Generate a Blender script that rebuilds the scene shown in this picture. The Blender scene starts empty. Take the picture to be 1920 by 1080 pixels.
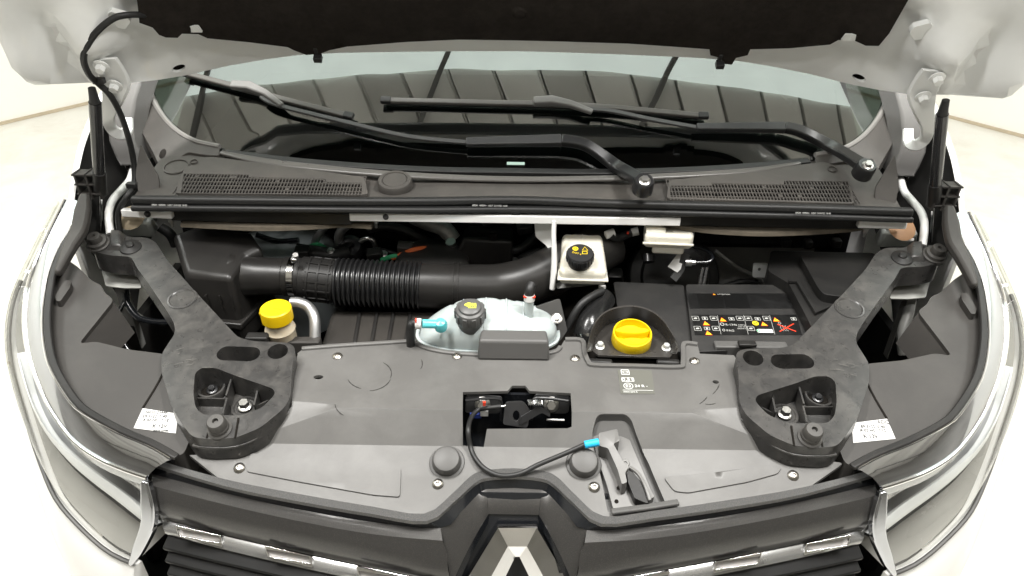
import bpy, bmesh, math, random
from math import sin, cos, pi, radians, sqrt
from mathutils import Vector, Matrix
from mathutils.geometry import delaunay_2d_cdt
random.seed(7)
V = Vector
scene = bpy.context.scene
col = scene.collection

# ------------------------------------------------------------------ camera
FPX, PITCH, ROLL = 1387.0, radians(32), 0.014
CAM = V((-0.008, 0.0, 1.86))
cam_data = bpy.data.cameras.new('camera')
cam_data.sensor_width = 36.0
cam_data.lens = 36.0 * FPX / 1920.0
cam_data.clip_start, cam_data.clip_end = 0.02, 100
cam = bpy.data.objects.new('camera', cam_data)
cam.matrix_world = Matrix.Translation(CAM) @ Matrix.Rotation(pi / 2 - PITCH, 4, 'X') @ Matrix.Rotation(ROLL, 4, 'Z')
col.objects.link(cam)
scene.camera = cam

# ------------------------------------------------------------------ light
world = bpy.data.worlds.new('World')
scene.world = world
world.use_nodes = True
world.node_tree.nodes['Background'].inputs[0].default_value = (1.0, 0.97, 0.92, 1)
world.node_tree.nodes['Background'].inputs[1].default_value = 0.25
vs = scene.view_settings
vs.view_transform, vs.look, vs.gamma, vs.exposure = 'Standard', 'None', 1.0, -0.14
scene.cycles.use_denoising = True
scene.cycles.max_bounces = 6
scene.cycles.transparent_max_bounces = 12
scene.cycles.caustics_reflective = False
scene.cycles.caustics_refractive = False

def area(name, loc, target, sx, sy, power, color=(1, .985, .955)):
    l = bpy.data.lights.new(name, 'AREA')
    l.shape, l.size, l.size_y, l.energy, l.color = 'RECTANGLE', sx, sy, power, color
    o = bpy.data.objects.new(name, l)
    o.location = loc
    o.rotation_euler = (V(target) - V(loc)).to_track_quat('-Z', 'Y').to_euler()
    col.objects.link(o)
    return o

CEIL = 3.6
area('ceiling_lamp', (-.95, 0.70, 3.45), (-.8, .85, 0), .14, 1.3, 115)
area('ceiling_lamp', (.95, 0.70, 3.45), (.8, .85, 0), .14, 1.3, 115)
area('ceiling_lamp', (0.0, -0.75, 3.45), (0, .4, 0), 2.2, .14, 22)
area('ceiling_lamp', (-3.1, 2.6, 3.45), (-3.2, 2.9, 0), .4, 3.0, 72)
area('ceiling_lamp', (3.1, 2.6, 3.45), (3.2, 2.9, 0), .4, 3.0, 72)

# ------------------------------------------------------------------ pixel -> place
def ray(px, py):
    a, b = px - 960.0, py - 540.0
    u = (a * cos(ROLL) + b * sin(ROLL)) / FPX
    v = (-a * sin(ROLL) + b * cos(ROLL)) / FPX
    return V((u, cos(PITCH) - v * sin(PITCH), -(sin(PITCH) + v * cos(PITCH))))

def P(px, py, z=None, y=None, x=None, h=None, pl=None):
    """point where the sight line of a pixel meets a height, a depth, a surface h(x,y) or a plane (p, n)"""
    d = ray(px, py)
    if z is not None: t = (z - CAM.z) / d.z
    elif y is not None: t = (y - CAM.y) / d.y
    elif x is not None: t = (x - CAM.x) / d.x
    elif pl is not None: t = (pl[0] - CAM).dot(pl[1]) / d.dot(pl[1])
    else:
        lo, hi = .3, 4.0
        f = lambda t: (CAM.z + d.z * t) - h(CAM.x + d.x * t, CAM.y + d.y * t)
        for _ in range(50):
            m = (lo + hi) / 2
            if f(m) > 0: lo = m
            else: hi = m
        t = (lo + hi) / 2
    return CAM + d * t

def frame(o, n, up=(0, 1, 0)):
    n = V(n).normalized(); up = V(up)
    if abs(n.dot(up.normalized())) > .98: up = V((0, 0, 1)) if abs(n.z) < .9 else V((1, 0, 0))
    ux = up.cross(n).normalized(); uy = n.cross(ux)
    return (V(o), ux, uy, n)

def to3(fr, p): return fr[0] + fr[1] * p[0] + fr[2] * p[1] + fr[3] * (p[2] if len(p) > 2 else 0)
def to2(fr, q): d = V(q) - fr[0]; return (d.dot(fr[1]), d.dot(fr[2]))
def PF(fr, pts): return [to2(fr, P(a, b, pl=(fr[0], fr[3]))) for a, b in pts]

def catmull(pts, n=6, closed=False):
    pts = [V(p) for p in pts]; out = []; N = len(pts)
    rng = range(N) if closed else range(N - 1)
    for i in rng:
        if closed: p0, p1, p2, p3 = (pts[(i + k) % N] for k in (-1, 0, 1, 2))
        else: p0, p1, p2, p3 = pts[max(i - 1, 0)], pts[i], pts[i + 1], pts[min(i + 2, N - 1)]
        for k in range(n):
            t = k / n
            out.append(.5 * ((2 * p1) + (p2 - p0) * t + (2 * p0 - 5 * p1 + 4 * p2 - p3) * t * t + (3 * p1 - p0 - 3 * p2 + p3) * t ** 3))
    if not closed: out.append(pts[-1])
    return out

def rnd(poly, r, n=4):
    """round the corners of a 2D polygon"""
    out = []; N = len(poly); P2 = [V((p[0], p[1])) for p in poly]
    for i in range(N):
        a, b, c = P2[i - 1], P2[i], P2[(i + 1) % N]
        rr = r[i] if isinstance(r, (list, tuple)) else r
        d1 = min(rr, (a - b).length * .45); d2 = min(rr, (c - b).length * .45)
        if d1 < 1e-5 or d2 < 1e-5: out.append((b.x, b.y)); continue
        s = b + (a - b).normalized() * d1; e = b + (c - b).normalized() * d2
        for k in range(n + 1):
            t = k / n; q = s * (1 - t) ** 2 + b * 2 * t * (1 - t) + e * t * t
            out.append((q.x, q.y))
    return out

def ell(c, rx, ry, n=24, rot=0):
    return [(c[0] + rx * cos(a) * cos(rot) - ry * sin(a) * sin(rot), c[1] + rx * cos(a) * sin(rot) + ry * sin(a) * cos(rot))
            for a in (2 * pi * k / n for k in range(n))]

def slot(a, b, r, n=8):
    a, b = V(a[:2]), V(b[:2]); d = (b - a).normalized(); ang = math.atan2(d.y, d.x); out = []
    for k in range(n + 1): t = ang - pi / 2 + pi * k / n; out.append((b.x + r * cos(t), b.y + r * sin(t)))
    for k in range(n + 1): t = ang + pi / 2 + pi * k / n; out.append((a.x + r * cos(t), a.y + r * sin(t)))
    return out

def inside(p, poly):
    x, y = p[0], p[1]; c = False; j = len(poly) - 1
    for i in range(len(poly)):
        xi, yi = poly[i][0], poly[i][1]; xj, yj = poly[j][0], poly[j][1]
        if (yi > y) != (yj > y) and x < (xj - xi) * (y - yi) / (yj - yi) + xi: c = not c
        j = i
    return c

def resample(pts, n):
    pts = [V(p) for p in pts]; L = [0]
    for a, b in zip(pts, pts[1:]): L.append(L[-1] + (b - a).length)
    out = []
    for k in range(n):
        s = L[-1] * k / (n - 1); i = 0
        while i < len(L) - 2 and L[i + 1] < s: i += 1
        t = (s - L[i]) / max(L[i + 1] - L[i], 1e-9)
        out.append(pts[i].lerp(pts[i + 1], min(t, 1)))
    return out

# ------------------------------------------------------------------ mesh building
MIR = False
class M:
    def __init__(self): self.v, self.f = [], []
    def add(self, vs, fs):
        o = len(self.v); self.v += [V(v) for v in vs]; self.f += [tuple(i + o for i in f) for f in fs]; return self
    def box(self, o, sx, sy, sz, fr=None, taper=1.0):
        """box centred on o in x,y, sitting from z=0 to sz along the frame normal"""
        fr = fr or (V(o), V((1, 0, 0)), V((0, 1, 0)), V((0, 0, 1)))
        fr = (V(o),) + tuple(fr[1:])
        vs = []
        for z, k in ((0, 1), (sz, taper)):
            for a, b in ((-1, -1), (1, -1), (1, 1), (-1, 1)): vs.append(to3(fr, (a * sx / 2 * k, b * sy / 2 * k, z)))
        return self.add(vs, [(3, 2, 1, 0), (4, 5, 6, 7), (0, 1, 5, 4), (1, 2, 6, 5), (2, 3, 7, 6), (3, 0, 4, 7)])
    def hexa(self, bottom, top):
        """8-corner solid, bottom and top rings of 4"""
        return self.add(list(bottom) + list(top), [(3, 2, 1, 0), (4, 5, 6, 7), (0, 1, 5, 4), (1, 2, 6, 5), (2, 3, 7, 6), (3, 0, 4, 7)])
    def loft(self, rings, closed=True, cap=True, loop=False):
        n = len(rings[0]); vs = [p for r in rings for p in r]; fs = []
        m = len(rings)
        for i in range(m if loop else m - 1):
            for j in range(n if closed else n - 1):
                a = i * n + j; b = i * n + (j + 1) % n; c = ((i + 1) % m) * n + (j + 1) % n; d = ((i + 1) % m) * n + j
                fs.append((a, b, c, d))
        if cap and closed and not loop:
            fs.append(tuple(range(n - 1, -1, -1))); fs.append(tuple((m - 1) * n + j for j in range(n)))
        return self.add(vs, fs)
    def tube(self, pts, r, n=12, sm=5, flat=None, cap=True):
        pts = catmull(pts, sm) if sm and len(pts) > 2 else [V(p) for p in pts]
        N = len(pts); rings = []; nrm = None
        for i, p in enumerate(pts):
            t = (pts[min(i + 1, N - 1)] - pts[max(i - 1, 0)]).normalized()
            if nrm is None:
                nrm = t.orthogonal().normalized()
            nrm = (nrm - t * nrm.dot(t)).normalized(); b = t.cross(nrm)
            rr = r if not isinstance(r, (list, tuple)) else r[0] + (r[-1] - r[0]) * i / (N - 1) if len(r) == 2 else r[min(int(i * len(r) / N), len(r) - 1)]
            rings.append([p + (nrm * cos(2 * pi * k / n) + b * sin(2 * pi * k / n)) * rr for k in range(n)])
        return self.loft(rings, cap=cap)
    def ribbon(self, pts, w, h, up=(0, 0, 1), sm=5):
        """bar of rectangular section; w and h may be lists following the points"""
        N0 = len(pts)
        W = w if isinstance(w, (list, tuple)) else [w] * N0
        H = h if isinstance(h, (list, tuple)) else [h] * N0
        q = [V(p) for p in pts]; c = catmull(q, sm) if sm and N0 > 2 else q
        k = sm if sm and N0 > 2 else 1
        rings = []
        for i, p in enumerate(c):
            s = min(i / k, N0 - 1); a = int(s); b = min(a + 1, N0 - 1); f = s - a
            ww = W[a] * (1 - f) + W[b] * f; hh = H[a] * (1 - f) + H[b] * f
            t = (c[min(i + 1, len(c) - 1)] - c[max(i - 1, 0)]).normalized()
            u = V(up); sd = t.cross(u).normalized(); u = sd.cross(t)
            rings.append([p - sd * ww / 2, p + sd * ww / 2, p + sd * ww * .42 + u * hh, p - sd * ww * .42 + u * hh])
        return self.loft(rings)
    def lathe(self, prof, fr, n=24, a0=0, a1=2 * pi):
        full = abs(a1 - a0 - 2 * pi) < 1e-6; rings = []
        for k in range(n if full else n + 1):
            a = a0 + (a1 - a0) * k / n
            rings.append([to3(fr, (max(r, 1e-5) * cos(a), max(r, 1e-5) * sin(a), z)) for r, z in prof])
        m = len(rings); q = len(prof); vs = [p for r in rings for p in r]; fs = []
        for i in range(m if full else m - 1):
            for j in range(q - 1):
                fs.append((i * q + j, ((i + 1) % m) * q + j, ((i + 1) % m) * q + j + 1, i * q + j + 1))
        return self.add(vs, fs)
    def sheet(self, outline, holes=(), h=None, th=.003, grid=None, mp=None, cons=()):
        """polygon with holes, filled, raised to h(x,y) and given thickness; mp maps (x,y,z) to the world"""
        h = h or (lambda x, y: 0.0)
        pts = [V((p[0], p[1])) for p in outline]; edges = [(i, (i + 1) % len(pts)) for i in range(len(pts))]
        for ho in holes:
            o = len(pts); pts += [V((p[0], p[1])) for p in ho]; edges += [(o + i, o + (i + 1) % len(ho)) for i in range(len(ho))]
        for c in cons:
            o = len(pts); pts += [V((p[0], p[1])) for p in c]; edges += [(o + i, o + i + 1) for i in range(len(c) - 1)]
        if grid:
            xs = [p[0] for p in outline]; ys = [p[1] for p in outline]
            nx = int((max(xs) - min(xs)) / grid) + 1; ny = int((max(ys) - min(ys)) / grid) + 1
            for i in range(nx + 1):
                for j in range(ny + 1):
                    q = (min(xs) + (i + .5 * (j % 2)) * grid, min(ys) + j * grid)
                    if inside(q, outline) and not any(inside(q, ho) for ho in holes): pts.append(V(q))
        r = delaunay_2d_cdt(pts, edges, [], 0, 1e-6)
        vo, fo = r[0], r[2]; fs = []
        for f in fo:
            c = sum((vo[i] for i in f), V((0, 0))) / len(f)
            if inside(c, outline) and not any(inside(c, ho) for ho in holes):
                a = sum(vo[f[i]].x * vo[f[(i + 1) % len(f)]].y - vo[f[(i + 1) % len(f)]].x * vo[f[i]].y for i in range(len(f)))
                if abs(a) > 1e-12: fs.append(tuple(f) if a > 0 else tuple(reversed(f)))
        used = sorted({i for f in fs for i in f}); ix = {k: n for n, k in enumerate(used)}
        mp = mp or (lambda x, y, z: V((x, y, z)))
        top = [mp(vo[i].x, vo[i].y, h(vo[i].x, vo[i].y)) for i in used]
        bot = [mp(vo[i].x, vo[i].y, h(vo[i].x, vo[i].y) - th) for i in used]
        n = len(used); F = [tuple(ix[i] for i in f) for f in fs]
        ec = {}
        for f in F:
            for i in range(len(f)): ec[(f[i], f[(i + 1) % len(f)])] = 1
        side = [(b, a, a + n, b + n) for (a, b) in ec if (b, a) not in ec]
        return self.add(top + bot, F + [tuple(i + n for i in reversed(f)) for f in F] + side)
    def fsheet(self, fr, outline, holes=(), th=.003, top=0.0, grid=None, h=None):
        return self.sheet(outline, holes, h=h or (lambda x, y: top), th=th, grid=grid, mp=lambda x, y, z: to3(fr, (x, y, z)))
    def bolt(self, fr, r, hh=None, flange=1.45, n=6):
        hh = hh or r * .9
        self.lathe([(0, 0), (r * flange, 0), (r * flange, r * .22), (r * 1.05, r * .42), (0, r * .42)], fr, 20)
        ring = lambda z, k: [to3(fr, (r * k * cos(2 * pi * i / n), r * k * sin(2 * pi * i / n), z)) for i in range(n)]
        return self.loft([ring(r * .3, 1), ring(hh * .85 + r * .3, 1), ring(hh + r * .3, .86)])
    def obj(self, name, mat, parent=None, sharp=38, bevel=0, seg=2, sub=0, label=None):
        me = bpy.data.meshes.new(name)
        vs = [V((-p.x, p.y, p.z)) for p in self.v] if MIR else self.v
        fs = [tuple(reversed(f)) for f in self.f] if MIR else self.f
        o = bpy.data.objects.new(name, me)
        base = V((0, 0, 0))
        if parent is not None:
            base = V(parent['_base']); o.parent = parent; o['_base'] = tuple(base)
        else:
            zs = [p.z for p in vs]; base = V((sum(p.x for p in vs) / len(vs), sum(p.y for p in vs) / len(vs), min(zs)))
            o.location = base; o['_base'] = tuple(base)
        me.from_pydata([p - base for p in vs], [], fs)
        bm = bmesh.new(); bm.from_mesh(me); bmesh.ops.recalc_face_normals(bm, faces=bm.faces); bm.to_mesh(me); bm.free()
        me.materials.append(mat)
        for p in me.polygons: p.use_smooth = True
        me.set_sharp_from_angle(angle=radians(sharp))
        col.objects.link(o)
        if bevel:
            b = o.modifiers.new('bevel', 'BEVEL'); b.width, b.segments, b.limit_method, b.angle_limit = bevel, seg, 'ANGLE', radians(42)
            b.harden_normals = False; b.use_clamp_overlap = True
        if sub:
            s = o.modifiers.new('subdivision', 'SUBSURF'); s.levels = s.render_levels = sub
        if label: o['label'] = label
        return o

def T(name, label, cat, loc, group=None):
    o = bpy.data.objects.new(name, None)
    loc = V(loc)
    if MIR: loc = V((-loc.x, loc.y, loc.z))
    o.location = loc; o['_base'] = tuple(loc); o['label'] = label; o['category'] = cat
    if group: o['group'] = group
    o.empty_display_size = .02
    col.objects.link(o)
    return o

def tag(o, label, cat, group=None):
    o['label'] = label; o['category'] = cat
    if group: o['group'] = group
    return o

def struct(o): o['kind'] = 'structure'; return o

def text(name, s, size, fr, mat, parent, ext=.0003, align='CENTER', sx=1.0, shear=0):
    cu = bpy.data.curves.new(name, 'FONT'); cu.body, cu.size, cu.extrude, cu.align_x, cu.align_y = s, size, ext, align, 'CENTER'
    cu.shear = shear; cu.resolution_u = 3
    t = bpy.data.objects.new(name, cu); col.objects.link(t)
    me = bpy.data.meshes.new_from_object(t.evaluated_get(bpy.context.evaluated_depsgraph_get()))
    m = M(); m.add([to3(fr, (v.co.x * sx, v.co.y, v.co.z)) for v in me.vertices], [tuple(p.vertices) for p in me.polygons])
    bpy.data.objects.remove(t); bpy.data.curves.remove(cu); bpy.data.meshes.remove(me)
    global MIR
    was = MIR; MIR = False
    o = m.obj(name, mat, parent)
    MIR = was
    return o

# ------------------------------------------------------------------ materials
def mat(name, c, rough=.5, metal=0, spec=.5, var=.0, vs_=8, dust=0, dustc=(.2, .18, .16), dscale=6, bump=0, bscale=300, coat=0,
        sss=0, sssr=.02, trans=0, alpha=1, rvar=.08, ior=1.5, emit=0, streak=1.0, flake=0):
    m = bpy.data.materials.new(name); m.use_nodes = True
    nt = m.node_tree; N, L = nt.nodes, nt.links; b = N['Principled BSDF']
    b.inputs['Roughness'].default_value = rough; b.inputs['Metallic'].default_value = metal
    b.inputs['Specular IOR Level'].default_value = spec; b.inputs['Coat Weight'].default_value = coat
    b.inputs['Coat Roughness'].default_value = .08; b.inputs['IOR'].default_value = ior
    b.inputs['Transmission Weight'].default_value = trans; b.inputs['Alpha'].default_value = alpha
    if sss:
        b.inputs['Subsurface Weight'].default_value = sss; b.inputs['Subsurface Radius'].default_value = (1, .9, .75)
        b.inputs['Subsurface Scale'].default_value = sssr
    tc = N.new('ShaderNodeTexCoord')
    mpn = N.new('ShaderNodeMapping'); L.new(tc.outputs['Object'], mpn.inputs[0]); mpn.inputs['Scale'].default_value = (1, streak, 1)
    def noise(sc, det=4, dist=0, r=.55):
        n = N.new('ShaderNodeTexNoise'); n.inputs['Scale'].default_value = sc; n.inputs['Detail'].default_value = det
        n.inputs['Distortion'].default_value = dist; n.inputs['Roughness'].default_value = r
        L.new(mpn.outputs[0], n.inputs['Vector']); return n
    colr = N.new('ShaderNodeMix'); colr.data_type = 'RGBA'
    colr.inputs['A'].default_value = (*[max(0, x * (1 - var)) for x in c], 1); colr.inputs['B'].default_value = (*[min(1, x * (1 + var)) for x in c], 1)
    n1 = noise(vs_, 5); L.new(n1.outputs['Fac'], colr.inputs['Factor']); out = colr.outputs['Result']
    if dust:
        n2 = noise(dscale, 7, .35, .68); rp = N.new('ShaderNodeMapRange'); rp.inputs['From Min'].default_value = .44; rp.inputs['From Max'].default_value = .70
        rp.inputs['To Max'].default_value = dust; L.new(n2.outputs['Fac'], rp.inputs['Value'])
        mx = N.new('ShaderNodeMix'); mx.data_type = 'RGBA'; L.new(rp.outputs[0], mx.inputs['Factor']); L.new(out, mx.inputs['A'])
        mx.inputs['B'].default_value = (*dustc, 1); out = mx.outputs['Result']
    if flake:
        n4 = noise(1400, 0); rp = N.new('ShaderNodeMapRange'); rp.inputs['From Min'].default_value = .6; rp.inputs['From Max'].default_value = .75
        rp.inputs['To Max'].default_value = flake; L.new(n4.outputs['Fac'], rp.inputs['Value'])
        mx = N.new('ShaderNodeMix'); mx.data_type = 'RGBA'; L.new(rp.outputs[0], mx.inputs['Factor']); L.new(out, mx.inputs['A'])
        mx.inputs['B'].default_value = (.5, .45, .4, 1); out = mx.outputs['Result']
    L.new(out, b.inputs['Base Color'])
    if rvar:
        n3 = noise(vs_ * 2.3, 4, .6); rp = N.new('ShaderNodeMapRange'); rp.inputs['To Min'].default_value = max(0, rough - rvar)
        rp.inputs['To Max'].default_value = min(1, rough + rvar); L.new(n3.outputs['Fac'], rp.inputs['Value']); L.new(rp.outputs[0], b.inputs['Roughness'])
    if bump:
        nb = noise(bscale, 3); bp = N.new('ShaderNodeBump'); bp.inputs['Strength'].default_value = bump; bp.inputs['Distance'].default_value = .001
        L.new(nb.outputs['Fac'], bp.inputs['Height']); L.new(bp.outputs[0], b.inputs['Normal'])
    if emit:
        b.inputs['Emission Color'].default_value = (*c, 1); b.inputs['Emission Strength'].default_value = emit
    return m

BLACK = mat('black_plastic', (.016, .0155, .015), .42, spec=.28, var=.25, dust=.25, dustc=(.06, .055, .05), bump=.15)
BRACE = mat('moulded_black_plastic', (.030, .029, .028), .30, spec=.5, var=.15, vs_=30, dust=.5, dustc=(.105, .099, .091), dscale=24, bump=.12, bscale=500, rvar=.1)
LIDM = mat('matt_black_plastic', (.036, .0335, .031), .48, spec=.25, var=.15, dust=.35, dustc=(.07, .065, .06), dscale=7, bump=.15, bscale=700)
GREY = mat('grey_plastic', (.106, .103, .0985), .42, spec=.4, var=.10, vs_=9, dust=.55, dustc=(.150, .147, .141), dscale=10, rvar=.1, bump=.12, bscale=800)
GREYD = mat('dark_grey_plastic', (.085, .083, .08), .45, spec=.35, var=.08, bump=.12, bscale=800)
COWL = mat('cowl_plastic', (.072, .067, .062), .45, spec=.3, var=.12, dust=.45, dustc=(.13, .118, .105), dscale=7, bump=.15, bscale=600)
AIRBOX = mat('airbox_plastic', (.016, .0150, .0142), .34, spec=.35, var=.15, dust=.2, dustc=(.05, .046, .04), bump=.1, bscale=700)
RUBBER = mat('rubber', (.012, .012, .012), .5, var=.2, bump=.1)
RUBBERG = mat('worn_rubber', (.05, .047, .043), .6, var=.2, bump=.1)
PADM = mat('hood_pad_fibre', (.022, .0185, .016), .97, spec=.1, var=.4, vs_=90, bump=1.0, bscale=1100, dust=.4, dustc=(.04, .035, .03), dscale=25)
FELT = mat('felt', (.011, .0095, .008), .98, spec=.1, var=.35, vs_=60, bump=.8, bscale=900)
WHITE = mat('white_paint', (.78, .775, .76), .3, coat=.6, var=.02, rvar=.04)
HOODIN = mat('white_primer_paint', (.83, .84, .825), .34, coat=.4, var=.03, vs_=5, rvar=.06, dust=.15, dustc=(.5, .48, .44))
BARE = mat('thin_grey_paint', (.24, .24, .23), .42, var=.12, vs_=12, dust=.5, dustc=(.24, .22, .19))
TRANSL = mat('milky_plastic', (.43, .475, .47), .24, sss=.5, sssr=.012, var=.03, vs_=20, spec=.5)
CREAM = mat('cream_plastic', (.70, .67, .58), .3, sss=.4, sssr=.012, var=.03, vs_=20)
NECK = mat('ivory_plastic', (.74, .64, .48), .35, sss=.4, sssr=.01, var=.03)
YELLOW = mat('yellow_plastic', (.80, .53, .004), .42, var=.04, bump=.05, rvar=.05)
YELLOW2 = mat('bright_yellow_plastic', (.78, .54, .003), .38, var=.04, rvar=.05)
TURQ = mat('turquoise_coolant_plastic', (.12, .62, .66), .25, sss=.4, sssr=.006, var=.08)
BLUE = mat('blue_sleeve', (.02, .42, .74), .4, var=.05)
CHROME = mat('chrome', (.80, .795, .80), .07, metal=1, rvar=.04, var=.02)
SATIN = mat('satin_metal', (.62, .62, .62), .28, metal=1, rvar=.08, var=.08)
ZINC = mat('zinc_steel', (.50, .49, .47), .32, metal=1, var=.15, vs_=60)
DARKST = mat('black_steel', (.018, .018, .019), .32, metal=.2, spec=.6, var=.2, coat=.2)
ALU = mat('cast_aluminium', (.50, .50, .50), .4, metal=.9, var=.15, vs_=40)
BAND = mat('flaked_graphite_paint', (.040, .0385, .037), .30, metal=.35, spec=.5, var=.08, coat=.35, flake=.10, rvar=.05)
LEDGE = mat('sparkle_graphite_edge', (.10, .10, .10), .38, metal=.5, var=.2, vs_=300, flake=.35)
GLOSSB = mat('gloss_black', (.010, .011, .013), .16, coat=.5, var=.1)
REFLECT = mat('lamp_bowl', (.30, .295, .28), .24, metal=.0, var=.2, vs_=7, rvar=.1)
FELTG = mat('grey_felt', (.34, .335, .33), .9, var=.2, vs_=20, bump=.4, bscale=500)
TAN = mat('tan_adhesive', (.42, .24, .13), .6, var=.2, vs_=30, bump=.3)
PAPER = mat('white_label', (.62, .615, .60), .4, var=.02)
INK = mat('black_ink', (.02, .02, .02), .5)
PRINT = mat('pale_print', (.42, .42, .40), .5)
PRINTY = mat('yellow_print', (.85, .62, .02), .45)
PRINTO = mat('orange_print', (.90, .33, .01), .45)
PRINTR = mat('red_print', (.72, .05, .02), .45)
PRINTG = mat('green_print', (.05, .40, .15), .45)
PRINTLY = mat('lime_print', (.78, .80, .06), .45)
PRINTW = mat('white_print', (.80, .80, .78), .45)
ORANGEW = mat('orange_wire', (.50, .10, .02), .5)
GREENW = mat('green_wire', (.03, .28, .12), .5)
ENGCOV = mat('engine_cover_plastic', (.020, .0195, .019), .55, var=.2, dust=.5, dustc=(.045, .042, .038), dscale=12, bump=.25, bscale=900)
STICK = mat('dark_sticker', (.007, .007, .007), .35, dust=.5, dustc=(.025, .025, .025), dscale=30)
HEATSH = mat('heat_sleeve', (.35, .34, .33), .5, metal=.6, var=.4, vs_=80, bump=.5, bscale=200)
DRL = mat('daylight_strip', (.78, .80, .82), .15, coat=.5, var=.03)
SMOKE = mat('smoked_plastic', (.040, .037, .034), .28, var=.1, spec=.6)
FLOOR = mat('pale_resin_floor', (.72, .705, .665), .33, var=.05, vs_=1.6, dust=.32, dustc=(.42, .36, .27), dscale=3.2, rvar=.12)
WALLM = mat('white_wall', (.86, .845, .80), .7, var=.02, vs_=2)
CEILM = mat('roof_sheet', (.84, .81, .77), .6, var=.15, vs_=3)
CEILV = [mat('roof_sheet_tone', (.84 * k, .815 * k, .775 * k), .6, var=.2, vs_=2) for k in (1.0, .82, .94, .72)]
BEAMM = mat('roof_beam', (.16, .155, .15), .6, var=.2)
CABM = mat('cab_plastic', (.010, .010, .011), .75, spec=.2, var=.1)

def glassmat(name, tint, ior=1.5, rough=.0, wav=.0):
    m = bpy.data.materials.new(name); m.use_nodes = True; N, L = m.node_tree.nodes, m.node_tree.links
    N.remove(N['Principled BSDF']); out = N['Material Output']
    tr = N.new('ShaderNodeBsdfTransparent'); tr.inputs[0].default_value = (*tint, 1)
    gl = N.new('ShaderNodeBsdfGlossy'); gl.inputs['Roughness'].default_value = rough
    lw = N.new('ShaderNodeLayerWeight'); lw.inputs['Blend'].default_value = .5; pw = N.new('ShaderNodeMath'); pw.operation = 'POWER'; pw.inputs[1].default_value = 5
    L.new(lw.outputs['Facing'], pw.inputs[0]); fr = N.new('ShaderNodeMapRange'); fr.inputs['To Min'].default_value = ior; fr.inputs['To Max'].default_value = 1.0; L.new(pw.outputs[0], fr.inputs['Value'])
    tc = N.new('ShaderNodeTexCoord'); n = N.new('ShaderNodeTexNoise'); n.inputs['Scale'].default_value = 9; n.inputs['Detail'].default_value = 5
    L.new(tc.outputs['Object'], n.inputs['Vector'])
    mr = N.new('ShaderNodeMapRange'); mr.inputs['To Min'].default_value = .85; mr.inputs['To Max'].default_value = 1.15
    mu = N.new('ShaderNodeMath'); mu.operation = 'MULTIPLY'
    L.new(n.outputs['Fac'], mr.inputs['Value']); L.new(mr.outputs[0], mu.inputs[0]); L.new(fr.outputs[0], mu.inputs[1])
    if wav:
        nw = N.new('ShaderNodeTexNoise'); nw.inputs['Scale'].default_value = 2.6; nw.inputs['Detail'].default_value = 2; L.new(tc.outputs['Object'], nw.inputs['Vector'])
        bw = N.new('ShaderNodeBump'); bw.inputs['Strength'].default_value = wav; bw.inputs['Distance'].default_value = .03; L.new(nw.outputs['Fac'], bw.inputs['Height']); L.new(bw.outputs[0], gl.inputs['Normal'])
    mx = N.new('ShaderNodeMixShader'); L.new(mu.outputs[0], mx.inputs[0]); L.new(tr.outputs[0], mx.inputs[1]); L.new(gl.outputs[0], mx.inputs[2])
    L.new(mx.outputs[0], out.inputs[0])
    return m
WGLASS = glassmat('windshield_glass', (.34, .39, .37), .21, wav=.035)
LENS = glassmat('lamp_lens', (.93, .93, .91), .045)

# ------------------------------------------------------------------ setting
m = M(); m.add([(-9, -7, 0), (9, -7, 0), (9, 9, 0), (-9, 9, 0)], [(0, 1, 2, 3)])
struct(m.obj('floor', FLOOR))
plan = [(-4.3, -4.5), (-4.3, .8), (-4.3, 4.33), (-2.53, 6.5), (2.53, 6.5), (4.3, 4.33), (4.3, .8), (4.3, -4.5)]
names = ['wall_front_left', 'wall_left', 'wall_corner_left', 'wall_back', 'wall_corner_right', 'wall_right', 'wall_front_right', 'wall_front']
for i, nm in enumerate(names):
    a, b = V((*plan[i], 0)), V((*plan[(i + 1) % 8], 0)); d = (b - a).normalized(); n = V((-d.y, d.x, 0))
    m = M(); m.hexa([a, b, b + n * .1, a + n * .1], [p + V((0, 0, CEIL)) for p in (a, b, b + n * .1, a + n * .1)])
    w = struct(m.obj(nm, mat('dim_wall_' + nm, (.34, .33, .31), .7, var=.6, vs_=.8) if 'front' in nm else WALLM))  # unseen front walls, darkened to cut fill light and vary chrome reflections
    if 'front' not in nm:
        m = M(); q = [a - n * .012, b - n * .012, b - n * .001, a - n * .001]
        m.hexa([p + V((0, 0, .001)) for p in q], [p + V((0, 0, .022)) for p in q]); m.obj('skirting', mat('skirting_' + nm, (.50, .42, .31), .6, var=.15), w)
m = M(); m.add([(-4.4, -5.6, CEIL + .12), (4.4, -5.6, CEIL + .12), (4.4, 6.6, CEIL + .12), (-4.4, 6.6, CEIL + .12)], [(3, 2, 1, 0)])
ceil = struct(m.obj('ceiling', CEILM))
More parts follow.
